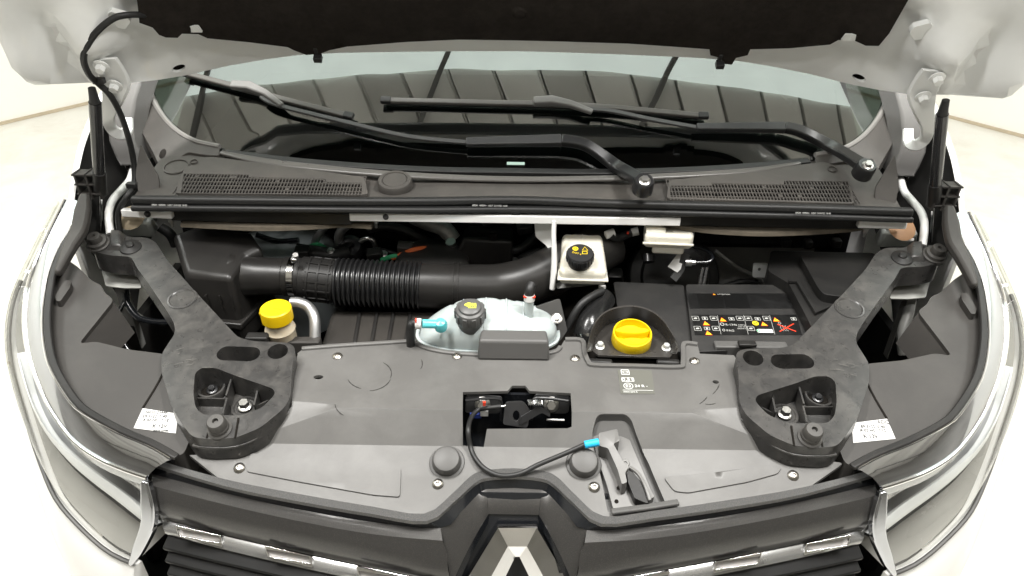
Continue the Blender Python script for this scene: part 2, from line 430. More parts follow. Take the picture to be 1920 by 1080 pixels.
# trapezoid roof sheets running at an angle to the van, a rooflight strip across, steel beams
ROOFD = V((.42, -.907, 0)); ROOFS = V((.907, .42, 0)); ROOFC = V((0, 1.7, 0))
def clipline(o, d, y0, y1):
    t0, t1 = sorted(((y0 - o.y) / d.y, (y1 - o.y) / d.y)); ta, tb = sorted(((-4.28 - o.x) / d.x, (4.28 - o.x) / d.x))
    return max(t0, ta), min(t1, tb)
for i in range(-26, 27):
    o = ROOFC + ROOFS * (i * .26)
    for y0, y1 in ((-4.48, 6.48),):
        ta, tb = clipline(o, ROOFD, y0, y1)
        if tb - ta < .1: continue
        m = M(); r = []
        for t in (ta, tb):
            c = o + ROOFD * t; q = lambda k, z: c + ROOFS * k + V((0, 0, CEIL + z))
            r.append([q(-.125, .1), q(-.125, 0), q(.108, 0), q(.116, .03), q(.125, .03), q(.125, .1)])
        m.loft(r); m.obj('roof_sheet', CEILV[(i * 7) % 4], ceil)
ROOFL = mat('rooflight_sheet', (.84, .93, .88), .5, emit=2.6)
m = M(); m.box((0, 2.40, CEIL - .03), 8.4, 1.40, .02); m.obj('rooflight', ROOFL, ceil)
for x0, x1 in ((-1.05, .75), (.35, 2.1), (-2.6, -.9)):
    m = M(); m.ribbon([V((x0, 0.6, CEIL - .06)), V((x1, 4, CEIL - .06))], .03, .04, sm=0); m.obj('beam', BEAMM, ceil)
m = M(); m.box((0, -.6, CEIL - .1), 8.4, .1, .09); m.obj('beam', BEAMM, ceil)

def smooth(t): t = max(0, min(1, t)); return t * t * (3 - 2 * t)
def gs(x, y, cx, cy, sx, sy): return math.exp(-((x - cx) / sx) ** 2 - ((y - cy) / sy) ** 2)
def both(pts): return [V((-p.x, p.y, p.z)) for p in reversed(pts)]
def mir2(pts): return [(-p[0], p[1]) for p in reversed(pts)]

# ------------------------------------------------------------------ bay shell of the van
bay = T('engine_bay_shell', 'dark steel shell of the engine bay behind and below the components', 'bay shell', (0, 1.4, .45))
m = M(); m.box((0, 1.74, .45), 1.7, .03, .72); m.obj('firewall', FELT, bay)
m = M(); m.box((0, 1.35, .44), 1.9, .95, .01); m.obj('undertray', BLACK, bay)
m = M(); m.box((0, 1.02, .46), 1.0, .04, .40); m.obj('radiator', DARKST, bay)
for s in (-1, 1):
    m = M(); m.box((s * .88, 1.42, .46), .02, .50, .42); m.obj('inner_wing', BLACK, bay)
    m = M(); m.box((s * .80, 1.33, .46), .02, .52, .30); m.obj('chassis_rail', BLACK, bay)
m = M(); m.fsheet(frame((0.66, 1.70, .9), (0, -1, .12)), rnd([(-.26, -.25), (.25, -.25), (.25, .22), (-.26, .22)], .05), th=.02, grid=.06,
                  h=lambda x, y: .02 * gs(x, y, .05, .1, .15, .1)); m.obj('bulkhead_panel', FELTG, bay)
m = M(); c = P(540, 470, y=1.60); m.lathe([(.125, -.2), (.122, 0), (.105, .03), (.07, .045), (0, .05)], frame(c, (0, -.35, .94)), 32); m.obj('suspension_tower', mat('pale_blue_grey_paint', (.30, .33, .34), .45, var=.1), bay)

# ------------------------------------------------------------------ hood
HP0, HW, HN = V((0, 1.60, 1.4516)), V((0, -.5, .866)), V((0, -.866, -.5))
def hd(x): return .17 * smooth((abs(x) - .58) / .36)
def hmap(x, w, off): return HP0 + V((1, 0, 0)) * x + HW * w + HN * (hd(x) + off)
def HX(px, py, off=0):
    d = 0
    for _ in range(25):
        p = P(px, py, pl=(HP0 + HN * (d + off), HN)); d = .5 * d + .5 * hd(p.x)
    q = p - HP0; return (p.x, q.dot(HW))
def HPT(px, py, off=0): x, w = HX(px, py, off); return hmap(x, w, off)
hood = T('hood', 'white raised hood with its painted inner panel and black insulation facing down', 'hood', (0, 1.6, 1.40))
edge = [HX(*p) for p in ((0, 62), (30, 108), (55, 142), (70, 151), (165, 158), (235, 160), (300, 150), (345, 141), (430, 123), (500, 111), (560, 103), (640, 99), (760, 97), (860, 96), (967, 96))]
ext = [(-.985, .30), (-.97, .45), (-.90, .62), (-.70, .72), (-.3, .75)]
outl = mir2(edge)[1:] + [(-x, w) for x, w in ext] + list(reversed(ext)) + edge
def relief(x, w):
    a = abs(x); r = 0.0
    r += .016 * smooth((w - .035) / .03) * smooth((.72 - a) / .1)
    r += .034 * gs(a, w, .80, .14, .045, .04) + .030 * gs(a, w, .93, .12, .03, .06) - .035 * gs(a, w, .865, .13, .02, .09) - .02 * gs(a, w, .74, .16, .02, .05)
    r += .016 * gs(a, w, .72, .22, .06, .03) - .014 * gs(a, w, .64, .035, .05, .018) + .012 * gs(a, w, .90, .02, .05, .012)
    r -= .012 * gs(a, w, .76, .05, .03, .03)
    r += .006 * sin(30 * a + 22 * w) * smooth((a - .68) / .1)
    return r
hc = HX(335, 128); hole = ell(hc, .012, .0085, 20)
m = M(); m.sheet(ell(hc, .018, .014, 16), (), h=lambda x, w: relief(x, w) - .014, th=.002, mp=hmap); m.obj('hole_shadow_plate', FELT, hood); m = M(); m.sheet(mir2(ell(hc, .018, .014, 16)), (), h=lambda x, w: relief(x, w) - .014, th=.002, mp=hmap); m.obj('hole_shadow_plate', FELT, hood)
m = M(); m.sheet(outl, [hole, mir2(hole)], h=relief, th=.008, grid=.022, mp=hmap); m.obj('inner_panel', HOODIN, hood, sharp=60, bevel=.003)
m = M(); m.sheet([(x * 1.004, w * 1.0 + .004) for x, w in outl], (), h=lambda x, w: -.028, th=.006, grid=.06, mp=hmap); m.obj('outer_skin', WHITE, hood, sharp=60)
pad = [HX(*p, .02) for p in ((258, -5), (261, 20), (263, 38), (288, 46), (300, 60), (312, 67), (334, 68), (342, 60), (372, 62), (390, 69), (470, 78), (540, 86), (552, 92), (575, 101), (600, 99), (618, 92), (650, 86), (760, 79), (860, 75), (967, 74))]
padr = [HX(*p, .02) for p in ((967, 74), (1060, 75), (1180, 80), (1275, 88), (1330, 92), (1332, 104), (1352, 108), (1356, 118), (1372, 119), (1380, 108), (1402, 104), (1407, 93), (1480, 90), (1556, 83), (1572, 75), (1598, 72), (1622, 82), (1646, 80), (1666, 58), (1702, -5))]
padt = [(.60, .5), (.45, .62), (-.45, .62), (-.60, .5)]
m = M(); m.sheet(pad + padr[1:] + padt, (), h=lambda x, w: .022 + .004 * sin(9 * x) * sin(14 * w) + .006 * smooth((w - .06) / .05) + .0015 * sin(70 * x + 40 * sin(30 * w)), th=.016, grid=.03, mp=hmap); m.obj('insulation_pad', PADM, hood, sharp=60, bevel=.004)
for px, py in ((360, 57), (1597, 73)):
    f = frame(HPT(px, py, .034), HN, HW); m = M(); m.fsheet(f, rnd([(-.017, -.009), (.017, -.009), (.014, .007), (-.014, .007)], .002), th=.004, top=-.004); m.box(to3(f, (0, 0, -.004)), .004, .015, .002, f); m.obj('pad_clip', HOODIN, hood, bevel=.001)
for px, py in ((597, 104), (1349, 116)):
    f = frame(HPT(px, py, .02), HN, HW); m = M(); m.box(f[0], .017, .012, .016, f); m.box(to3(f, (-.002, .012, -.004)), .008, .02, .008, f); m.obj('seal_clip', RUBBER, hood, bevel=.001)
f = frame(HPT(975, 22, .025), HN, HW); m = M(); m.lathe([(0, .008), (.010, .007), (.014, .003), (.020, 0)], f, 20); m.obj('pad_button', PADM, hood)
for s in (0, 1):
    MIR = bool(s)
    f = frame(HPT(222, 35, .015), HN, HW)
    m = M(); m.fsheet(f, rnd([(-.020, -.016), (.004, -.022), (.022, -.004), (.02, .010), (-.004, .02), (-.02, .008)], .004), th=.012, top=.004); m.obj('hose_hook', HOODIN, hood, bevel=.002)
MIR = False

# washer hose clipped to the hood
pts = [HPT(275, 28, .02), HPT(240, 28, .03), HPT(210, 36, .03), HPT(176, 66, .03), HPT(157, 105, .03), HPT(166, 138, .03), P(186, 158, y=1.44), P(206, 178, y=1.45), P(226, 214, y=1.47), P(240, 255, y=1.48), P(250, 300, y=1.49), P(252, 345, y=1.47), P(238, 368, y=1.44), P(222, 400, y=1.43), P(226, 440, y=1.42)]
m = M(); m.tube(pts, .0062, 10, 6)
wh = tag(m.obj('washer_hose', RUBBER), 'thin black hose looping from the raised hood down beside a gas strut', 'hose')
for q in (P(187, 157, y=1.437), P(249, 352, y=1.46)):
    m = M(); m.box(q, .022, .014, .012); m.obj('hose_clip', RUBBER, wh, bevel=.002)

# ------------------------------------------------------------------ windshield, cab
def hW(x, y): return 1.215 + .781 * (y - 1.563 - .09 * x * x)
def PWp(px, py, off=0): return P(px, py, h=lambda x, y: hW(x, y) + off)
wl = [PWp(*p) for p in ((278, 150), (300, 200), (322, 228), (350, 252), (385, 272), (425, 287), (560, 303), (700, 314), (830, 320), (967, 322))]
wl = [(p.x, p.y) for p in wl]
top = [(.60, 2.30), (.3, 2.34), (0, 2.35), (-.3, 2.34), (-.60, 2.30)]
wout = wl + mir2(wl)[1:] + top
shield = T('windshield', 'curved glass windshield reflecting a corrugated roof above the cowl', 'windshield', (0, 1.6, 1.2))
m = M(); m.sheet(wout, (), h=hW, th=.005, grid=.05); m.obj('glass', WGLASS, shield, sharp=25)
def edgeband(off, w, pts, rise=.004):
    r = [V((x, y, hW(x, y))) for x, y in pts]; return r
# black rubber moulding along the lower edge, stepped
mo = [V((x, y, hW(x, y))) for x, y in wl[5:] + mir2(wl[5:])[1:]]
m = M(); m.ribbon([p + V((0, -.004, -.006)) for p in mo], .020, .014, up=(0, -.3, 1), sm=4); m.obj('lower_moulding', RUBBER, shield, bevel=.002)
p = PWp(967, 308); m = M(); m.box(p + V((0, 0, .001)), .04, .007, .002, frame(p, (0, -.616, .788))); m.obj('sticker', mat('pale_green_sticker', (.45, .62, .55), .4), shield)
cab = T('cab', 'dark cab interior and white roof behind the windshield', 'cab', (0, 2.2, 1.0))
m = M(); m.sheet([(-.79, 1.615), (.79, 1.615), (.79, 2.25), (-.79, 2.25)], (), h=lambda x, y: 1.17 + .05 * smooth((y - 1.65) / .3), th=.2, grid=.1); m.obj('dashboard', CABM, cab, bevel=.02)
m = M(); m.box((0, 2.9, .5), 1.8, .05, 1.4); m.obj('cab_rear_wall', CABM, cab)
for s in (-1, 1):
    m = M(); m.loft([[V((s * (.79 + e), 1.60, .7)), V((s * (.79 + e), 1.62, 1.18)), V((s * (.70 + e), 2.33, 1.80)), V((s * (.70 + e), 2.92, 1.88)), V((s * (.79 + e), 2.92, .7))] for e in (0, .03)]); m.obj('cab_side', CABM, cab)
m = M(); m.hexa([(-.74, 2.34, 1.80), (.74, 2.34, 1.80), (.74, 2.95, 1.88), (-.74, 2.95, 1.88)], [(-.74, 2.34, 1.84), (.74, 2.34, 1.84), (.74, 2.95, 1.93), (-.74, 2.95, 1.93)]); m.obj('roof', WHITE, cab, bevel=.01)

# A pillars with their grey corner trims
GP = 'pillar trims at the windshield corners'
for s, lab in ((0, 'grey plastic pillar trim at the windshield corner beside the washer hose'), (1, 'grey plastic pillar trim at the windshield corner beside a wiper pivot')):
    MIR = bool(s)
    th = T('pillar_trim', lab, 'trim', P(330, 280, h=hW), GP)
    q = lambda px, py, o=.015: (lambda p: (p.x, p.y))(P(px, py, h=lambda x, y: hW(x, y) + o))
    o1 = [q(*p) for p in ((243, 150), (272, 150), (280, 175), (292, 205), (312, 232), (336, 254), (368, 270), (412, 277), (412, 292), (388, 291), (352, 285), (330, 300), (312, 312), (298, 309), (284, 280), (262, 240), (246, 200))]
    sc = q(305, 288); m = M(); m.sheet(rnd(o1, .008), [ell(sc, .008, .010, 16)], h=lambda x, y: hW(x, y) + .015, th=.03, grid=.03); m.obj('corner_panel', COWL, th, bevel=.004, seg=3)
    e = [P(*p, h=lambda x, y: hW(x, y) + .012) for p in ((274, 146), (282, 176), (296, 204), (316, 231), (340, 251), (370, 266), (412, 275))]
    m = M(); m.tube(e, .0065, 8, 4); m.obj('edge_bead', mat('pale_trim_edge', (.20, .19, .18), .4), th)
    m = M(); p = P(305, 288, h=lambda x, y: hW(x, y)); m.bolt(frame(p, (0, -.6, .8)), .004); m.obj('screw', DARKST, th)
    # white pillar behind
    m = M(); a = P(262, 178, y=1.70); m.ribbon([a + V((-.02, -.03, -.14)), a + V((-.015, .0, -.03)), a + V((.06, .30, .25)), a + V((.13, .62, .48))], .07, .06, up=(0, -.6, .8)); m.obj('pillar', mat('pillar_grey', (.16, .155, .15), .45) if 'pillar_grey' not in bpy.data.materials else bpy.data.materials['pillar_grey'], th, bevel=.01)
MIR = False

# ------------------------------------------------------------------ cowl
def hC(x, y): return 1.183 + .2 * (y - 1.46)
def XY(pts, h): return [(lambda p: (p.x, p.y))(P(a, b, h=h)) for a, b in pts]
cowl = T('cowl_panel', 'grey plastic scuttle panel with two lattice air vents below the windshield', 'cowl panel', (0, 1.5, 1.18))
hv = lambda x, y: hC(x, y) + .010
ventL = XY([(339, 361), (345, 325), (466, 327), (466, 332), (610, 335), (612, 341), (678, 343), (678, 363)], hv)
ventR = XY([(1257, 369), (1257, 348), (1333, 348), (1333, 343), (1470, 346), (1470, 339), (1590, 340), (1597, 379)], hv)
co = XY([(248, 372), (268, 345), (286, 318), (300, 300), (345, 280), (412, 284), (470, 298), (560, 309), (700, 320), (830, 326), (967, 328), (1100, 327), (1230, 323), (1400, 314), (1500, 300), (1560, 292), (1625, 292), (1650, 320), (1668, 350), (1690, 392), (1500, 386), (1200, 380), (700, 374)], hC)
m = M(); m.sheet(co, [ventL, ventR], h=lambda x, y: hC(x, y) - .012 * gs(abs(x), y, .30, 1.50, .12, .03), th=.004, grid=.03); m.obj('base_panel', COWL, cowl, sharp=50)
for poly, vent, nx in (([(330, 362), (334, 340), (346, 316), (384, 294), (400, 294), (560, 315), (684, 332), (690, 364)], ventL, 58), ([(1250, 372), (1254, 338), (1400, 322), (1545, 303), (1585, 318), (1594, 338), (1602, 382)], ventR, 58)):
    o = rnd(XY(poly, hv), .008)
    m = M(); m.sheet(o, [vent], h=hv, th=.012, grid=.04); pan = m.obj('vent_panel', COWL, cowl, bevel=.003)
    x0, x1 = min(p[0] for p in vent), max(p[0] for p in vent); y0, y1 = min(p[1] for p in vent), max(p[1] for p in vent)
    m = M(); dx = (x1 - x0) / nx; bad = random.Random(3)
    for i in range(nx + 1):
        x = x0 + i * dx
        m.add([(x + a, y, hv(x, y) - b) for b in (.003, .0005) for a, y in ((-.0010, y0), (.0010, y0), (.0010, y1), (-.0010, y1))], [(3, 2, 1, 0), (4, 5, 6, 7), (0, 1, 5, 4), (1, 2, 6, 5), (2, 3, 7, 6), (3, 0, 4, 7)])
    ny = 5
    for j in range(1, ny + 1):
        y = y0 + (y1 - y0) * j / ny
        m.box(((x0 + x1) / 2, y, hv(0, y) - .0036), x1 - x0, .0030, .003)
    for k in range(14):
        i, j = bad.randrange(nx), bad.randrange(ny)
        x, y = x0 + (i + .5) * dx, y0 + (j + .5) * (y1 - y0) / ny
        m.box((x, y, hv(x, y) - .0045), dx, (y1 - y0) / ny, .003)
    m.obj('vent_lattice', COWL, pan, label='fine square lattice of the air vent')
    m = M(); m.sheet(vent, (), h=lambda x, y: hC(x, y) - .035, th=.004); m.obj('vent_shade_sheet', FELT, pan)  # black sheet under the lattice stands in for the shade inside the vent
for px, py, r in ((741, 346, .038),):
    p = P(px, py, h=hC); f = frame(p, (0, -.2, .98))
    m = M(); m.lathe([(r, -.004), (r, .008), (r * .93, .013), (r * .74, .014), (r * .70, .011), (r * .66, .013), (0, .014)], f, 36); m.obj('round_cover', COWL, cowl)
for px, py, r in ((331, 314, .028), (364, 305, .008), (1560, 319, .010)):
    p = P(px, py, h=hv if r < .02 else hC); f = frame(p, (0, -.2, .98))
    m = M(); m.lathe([(r, -.004), (r, .003), (r * .92, .004), (r * .88, .001), (0, .0015)], f, 30); m.obj('moulded_disc', COWL, cowl)
# rounded rail under the glass, its colour lightened to paint in the highlight
rail = [P(a, b, h=lambda x, y: hC(x, y) + .004) for a, b in ((414, 289), (480, 303), (560, 314), (700, 327), (830, 335), (967, 339), (1100, 338), (1230, 334), (1400, 324), (1500, 309))]
m = M(); m.ribbon(rail, [.012, .024, .024, .022, .02, .018, .018, .02, .02, .01], .008, up=(0, -.2, 1), sm=4); m.obj('upper_rail', mat('highlight_cowl_rail', (.11, .105, .098), .3, var=.1), cowl, bevel=.003)
# end baffles standing at each side
for s in (0, 1):
    MIR = bool(s)
    a = [P(268, 272, y=1.53), P(284, 306, y=1.50), P(298, 332, y=1.48), P(298, 366, y=1.46), P(262, 366, y=1.46), P(258, 330, y=1.49)]
    f = frame(a[3], (.25, -.8, .5), (0, 0, 1)); m = M(); m.fsheet(f, rnd([to2(f, p) for p in a], .01), th=.01); m.obj('end_baffle', COWL, cowl, bevel=.002)
MIR = False

# rubber seal
seal = T('bonnet_seal', 'long black rubber seal strip running across in front of the cowl vents', 'seal', (0, 1.44, 1.17))
sp = [P(a, b, z=1.186) for a, b in ((246, 371), (400, 372), (600, 374), (800, 374), (967, 372), (1130, 378), (1330, 383), (1530, 388), (1712, 394))]
m = M(); m.ribbon([p + V((0, 0, -.012)) for p in sp], .020, .016, sm=5); m.obj('bulb', RUBBER, seal, bevel=.005, seg=3)
sp2 = [P(a, b, z=1.172) for a, b in ((246, 386), (400, 387), (600, 389), (800, 390), (967, 389), (1130, 392), (1330, 397), (1530, 402), (1712, 408))]
m = M(); m.ribbon([p + V((0, 0, -.010)) for p in sp2], .018, .012, sm=5); m.obj('carrier', RUBBER, seal, bevel=.004, seg=3)
for px, py in ((323, 380), (919, 381), (1520, 395)):
    p = P(px, py, z=1.178); text('print', 'EPDM  <EPDM>  1:03:7  21/11/22  16 05', .0052, frame(p + V((0, -.0145, .001)), (0, -.75, .66), (0, 0, 1)), PRINT, seal, sx=.85)

# ------------------------------------------------------------------ cross member
cm = T('cross_member', 'white painted cross member with black middle sections below the rubber seal', 'cross member', (0, 1.42, 1.13))
def bar(name, a, b, z, w, h, mt, dz=0, ch=.0):
    m = M(); pa, pb = P(*a, z=z), P(*b, z=z); m.ribbon([pa, pb], w, h, sm=0); return m.obj(name, mt, cm, bevel=.002)
bar('white_rail', (657, 412), (1274, 421), 1.138, .016, .018, WHITE)
for a, b in (((323, 412), (660, 420)), ((1270, 421), (1612, 428))): bar('black_section', a, b, 1.128, .012, .027, BLACK)
for a, b in (((232, 404), (326, 408)), ((1606, 425), (1696, 427))): bar('end_bracket', a, b, 1.138, .016, .016, WHITE)
for px, py in ((724, 404), (1210, 407), (278, 399), (1655, 414)):
    p = P(px, py, z=1.150) + V((0, -.006, 0)); m = M(); m.lathe([(0, .005), (.005, .004), (.0065, 0), (.0065, -.004)], frame(p, (0, -.8, .6)), 16); m.obj('push_rivet', RUBBER, cm)
p = P(967, 400, z=1.155); m = M(); m.box(p + V((0, -.006, -.006)), .018, .012, .014); m.obj('centre_notch', RUBBER, cm, bevel=.002)
for px, py in ((322, 418), (705, 420), (1227, 424), (1621, 437)):
    p = P(px, py, z=1.118); m = M(); m.lathe([(0, -.009), (.003, -.009), (.0035, .0), (.006, .003), (.006, .012), (0, .012)], frame(p, (0, 0, 1)), 12); m.obj('rivet_pin', ZINC, cm)
for a in ([(345, 420), (400, 423), (480, 427), (560, 426), (640, 421), (700, 424)], [(1240, 420), (1330, 432), (1420, 437), (1500, 435), (1580, 430), (1610, 426)]):
    m = M(); m.ribbon([P(*q, z=1.118) for q in a], .03, .008, sm=5); m.obj('foam_edge', mat('foam_edge', (.09, .075, .055), .9, var=.5, vs_=40, bump=.8, bscale=150), cm)

# ------------------------------------------------------------------ wipers
def wiper(lab, piv, arm, aw, blade, hub, grp):
    n = V((0, -.616, .788))
    t = T('wiper', lab, 'wiper', piv, grp)
    m = M(); m.ribbon([piv] + arm[:3], aw[:4], [.016, .016, .018, .018], up=n, sm=6); m.obj('arm_head', DARKST, t, bevel=.003)
    m = M(); m.ribbon(arm[2:4], [aw[4], aw[5]], [.016, .010], up=n, sm=0); m.obj('spring_channel', mat('satin_black_arm', (.035, .035, .036), .4, var=.1), t, bevel=.002)
    m = M(); m.ribbon(arm[3:], .011, .006, up=n, sm=4); m.obj('arm_rod', mat('satin_black_rod', (.06, .06, .06), .4), t, bevel=.001)
    m = M(); m.ribbon(blade, .015, .008, up=n, sm=6); b = m.obj('blade', mat('wiper_blade_black', (.085, .080, .074), .32, var=.1), t, bevel=.002)
    m = M(); m.ribbon([p - n * .010 for p in blade], .006, .010, up=n, sm=6); m.obj('rubber_lip', RUBBER, b)
    for q in (blade[0], blade[-1]):
        d = (blade[1] - blade[0]).normalized(); m = M(); m.ribbon([q - d * .012, q + d * .012], .018, .011, up=n, sm=0); m.obj('end_cap', RUBBER, b, bevel=.002)
    m = M(); m.ribbon(hub, [.022, .024, .018, .014], [.014, .016, .013, .010], up=n, sm=0); m.obj('blade_adapter', mat('grey_adapter', (.16, .155, .15), .35), t, bevel=.003)
    m = M(); m.lathe([(.0, .012), (.018, .012), (.021, .006), (.022, -.02), (0, -.02)], frame(piv + n * .006, (0, -.45, .9)), 24); m.obj('pivot_boss', DARKST, t)
    m = M(); m.bolt(frame(piv + n * .017, (0, -.45, .9)), .0085); m.obj('pivot_nut', ZINC, t)
W = lambda px, py, o=.024: PWp(px, py, o)
WG = 'windshield wipers'
wiper('black wiper with its pivot bolted beside the middle of the cowl', P(1206, 347, z=1.235), [W(1160, 318), W(1100, 276), W(1052, 266), W(874, 268), W(765, 257), W(640, 228), W(520, 198), W(490, 182)], [.036, .03, .026, .027, .028, .022],
      [W(345, 138, .016), W(440, 163, .016), W(540, 190, .016), W(655, 219, .016)], [W(436, 162), W(470, 165), W(500, 178), W(530, 200)], WG)
wiper('black wiper with its pivot bolted at the windshield corner', P(1620, 318, z=1.24), [W(1560, 280), W(1500, 250), W(1468, 242), W(1305, 240), W(1220, 225), W(1150, 210), W(1110, 206), W(1090, 206)], [.036, .03, .026, .025, .026, .018],
      [W(724, 190, .016), W(900, 194, .016), W(1100, 200, .016), W(1318, 219, .016)], [W(1000, 193), W(1035, 192), W(1070, 198), W(1110, 212)], WG)

# ------------------------------------------------------------------ hinges, gas struts, fenders
for s in (0, 1):
    MIR = bool(s)
    side = 'beside the washer hose' if not s else 'on the wiper pivot side'
    hg = T('hinge_assembly', 'white swan-neck steel hood hinge bolted ' + side, 'hinge', P(225, 320, y=1.55), 'hood hinges')
    a = [HPT(196, 108, .016), HPT(215, 150, .016), P(212, 180, y=1.47), P(205, 212, y=1.49), P(207, 236, y=1.51), P(222, 250, y=1.52), P(238, 246, y=1.54), P(240, 222, y=1.56)]
    m = M(); m.ribbon(a, [.045, .060, .045, .028, .026, .026, .024, .022], .006, up=(.2, -.9, .3), sm=6); m.obj('swan_neck', HOODIN, hg, bevel=.002)
    for px, py in ((193, 122), (218, 158)):
        f = frame(HPT(px, py, .022) + V((0, -.006, 0)), HN, HW); m = M(); m.bolt(f, .0095, .012, 1.6); m.obj('hinge_bolt', HOODIN, hg)
    m = M(); m.hexa([P(188, 286, z=1.19), P(232, 286, z=1.19), P(236, 268, z=1.19), P(200, 268, z=1.19)], [p + V((0, 0, .004)) for p in (P(188, 286, z=1.19), P(232, 286, z=1.19), P(236, 268, z=1.19), P(200, 268, z=1.19))]); m.obj('base_plate', BARE, hg, bevel=.001)
    b = P(234, 288, z=1.19); m = M(); m.hexa([b, b + V((.004, 0, 0)), b + V((.004, .07, 0)), b + V((0, .07, 0))], [b + V((-.006, .005, .06)), b + V((-.002, .005, .06)), b + V((-.002, .065, .08)), b + V((-.006, .065, .08))]); m.obj('hinge_cheek', BARE, hg, bevel=.001)
    for px, py in ((204, 272), (213, 281)):
        f = frame(P(px, py, z=1.195), (0, 0, 1)); m = M(); m.bolt(f, .0075, .012, 1.5); m.lathe([(.004, .0), (.004, .026), (0, .027)], f, 10); m.obj('mounting_nut', ZINC, hg)
    # strut
    st = T('gas_strut', ('black gas strut holding up the hood next to the washer hose' if not s else 'black gas strut holding up the hood next to the rust-coloured sealant patch'), 'gas strut', P(187, 432, y=1.50), 'gas struts')
    t0, t1, t2, t3 = P(172, 165, y=1.42), P(178, 192, y=1.425), P(188, 360, y=1.47), P(189, 434, y=1.49)
    m = M(); m.tube([t1, t2], .0118, 20, 0); m.obj('cylinder', mat('strut_black', (.022, .022, .023), .22, coat=.4) if 'strut_black' not in bpy.data.materials else bpy.data.materials['strut_black'], st)
    m = M(); m.tube([t0, t0.lerp(t1, .6), t1], [.007, .0105], 14, 0); m.obj('end_fitting', RUBBER, st)
    d = (t2 - t1).normalized(); m = M(); m.tube([t2 - d * .055, t2 + d * .002], .0135, 20, 0); m.obj('sleeve', BLACK, st, bevel=.001)
    m = M(); m.tube([t2, t3], .0045, 14, 0); m.obj('rod', CHROME, st)
    # apron
    ap = T('fender_apron', ('grey painted steel fender apron with oval hole below the hinge beside the washer hose' if not s else 'grey painted steel fender apron with brown sealant patch below the other hinge'), 'apron', P(225, 330, y=1.5), 'fender aprons')
    q = [P(186, 292, z=1.185), P(256, 292, z=1.185), P(262, 272, z=1.185), P(196, 266, z=1.185)]
    m = M(); m.hexa([p + V((0, .02, -.16)) for p in q], q); m.obj('mounting_block', BARE, ap, bevel=.008, seg=3)
    c = P(243, 305, z=1.165); m = M(); m.fsheet(frame(c + V((0, -.005, 0)), (.15, -.95, .25), (0, 0, 1)), slot((0, -.010), (0, .010), .008), th=.004); m.obj('oval_hole', FELT, ap)
    m = M(); m.hexa([P(196, 352, z=1.08), P(232, 356, z=1.08), P(240, 330, z=1.08), P(198, 330, z=1.08)], [P(196, 338, z=1.12), P(238, 318, z=1.13), P(240, 306, z=1.13), P(200, 318, z=1.12)]); m.obj('side_gusset', BARE, ap, bevel=.004)
    ch = [P(250, 316, z=1.16), P(243, 338, z=1.155), P(228, 356, z=1.15), P(212, 374, z=1.14), P(205, 392, z=1.13), P(204, 412, z=1.12), P(207, 440, z=1.10)]
    m = M(); m.tube(ch, .0085, 12, 6); m.obj('rolled_flange', WHITE, ap)
    m = M(); m.hexa([P(216, 442, z=1.06), P(290, 446, z=1.06), P(300, 425, z=1.06), P(225, 420, z=1.06)], [P(214, 418, z=1.115), P(282, 418, z=1.115), P(286, 404, z=1.115), P(222, 402, z=1.115)]); m.obj('apron_wall', mat('apron_paint', (.42, .44, .42), .45, var=.1), ap, bevel=.008)
    m = M(); c = P(246, 408, z=1.122); m.lathe([(0, .006), (.020, .005), (.030, 0)], frame(c, (0, -.6, .8)), 14); m.obj('sealant_patch', TAN if s else mat('dusty_patch', (.26, .21, .14), .7, var=.3), ap)
    m = M(); c = P(236, 427, z=1.10); m.tube([c + V((-.012, -.004, 0)), c + V((.012, -.004, 0))], .004, 8, 0); m.obj('white_stud', WHITE, ap)
    # fender and liner
    fe = T('fender', ('white front fender edge beside the headlight next to the washer hose side' if not s else 'white front fender edge beside the headlight on the wiper pivot side'), 'fender', (-.97, 1.5, .4), 'front fenders')
    fp = [P(a, b, x=-.968) for a, b in ((196, 160), (170, 212), (150, 262), (138, 310), (131, 350), (126, 390))]
    fp = [fp[0] + V((.02, .2, .06))] + fp
    fp = catmull(fp, 4)
    ring = [[p + V((.012, 0, -.004)), p + V((.004, 0, .002)), p, p + V((-.008, 0, -.02)), p + V((-.016, 0, -.09)), V((p.x - .012, p.y, .35)), V((p.x + .004, p.y, .35)), p + V((-.006, 0, -.09)), p + V((.004, 0, -.02))] for p in fp]
    m = M(); m.loft(ring); m.obj('outer_panel', WHITE, fe, sharp=50)
    lin = []
    for p in fp[2:]: lin.append([p + V((.006, .0, -.012)), p + V((.012, .0, -.06)), p + V((.03, .0, -.16)), p + V((.07, 0, -.3))])
    m = M(); m.loft(lin, closed=False); m.obj('liner', BLACK, fe)
    m = M(); bx = P(172, 345, y=1.47)
    for dz in (0, .022, .044): m.box(bx + V((-.005, 0, dz - .02)), .05, .03, .004)
    for dx in (-.024, 0, .02): m.box(bx + V((dx, 0, -.03)), .004, .03, .06)
    m.obj('liner_bracket', LIDM, fe, bevel=.001)
MIR = False

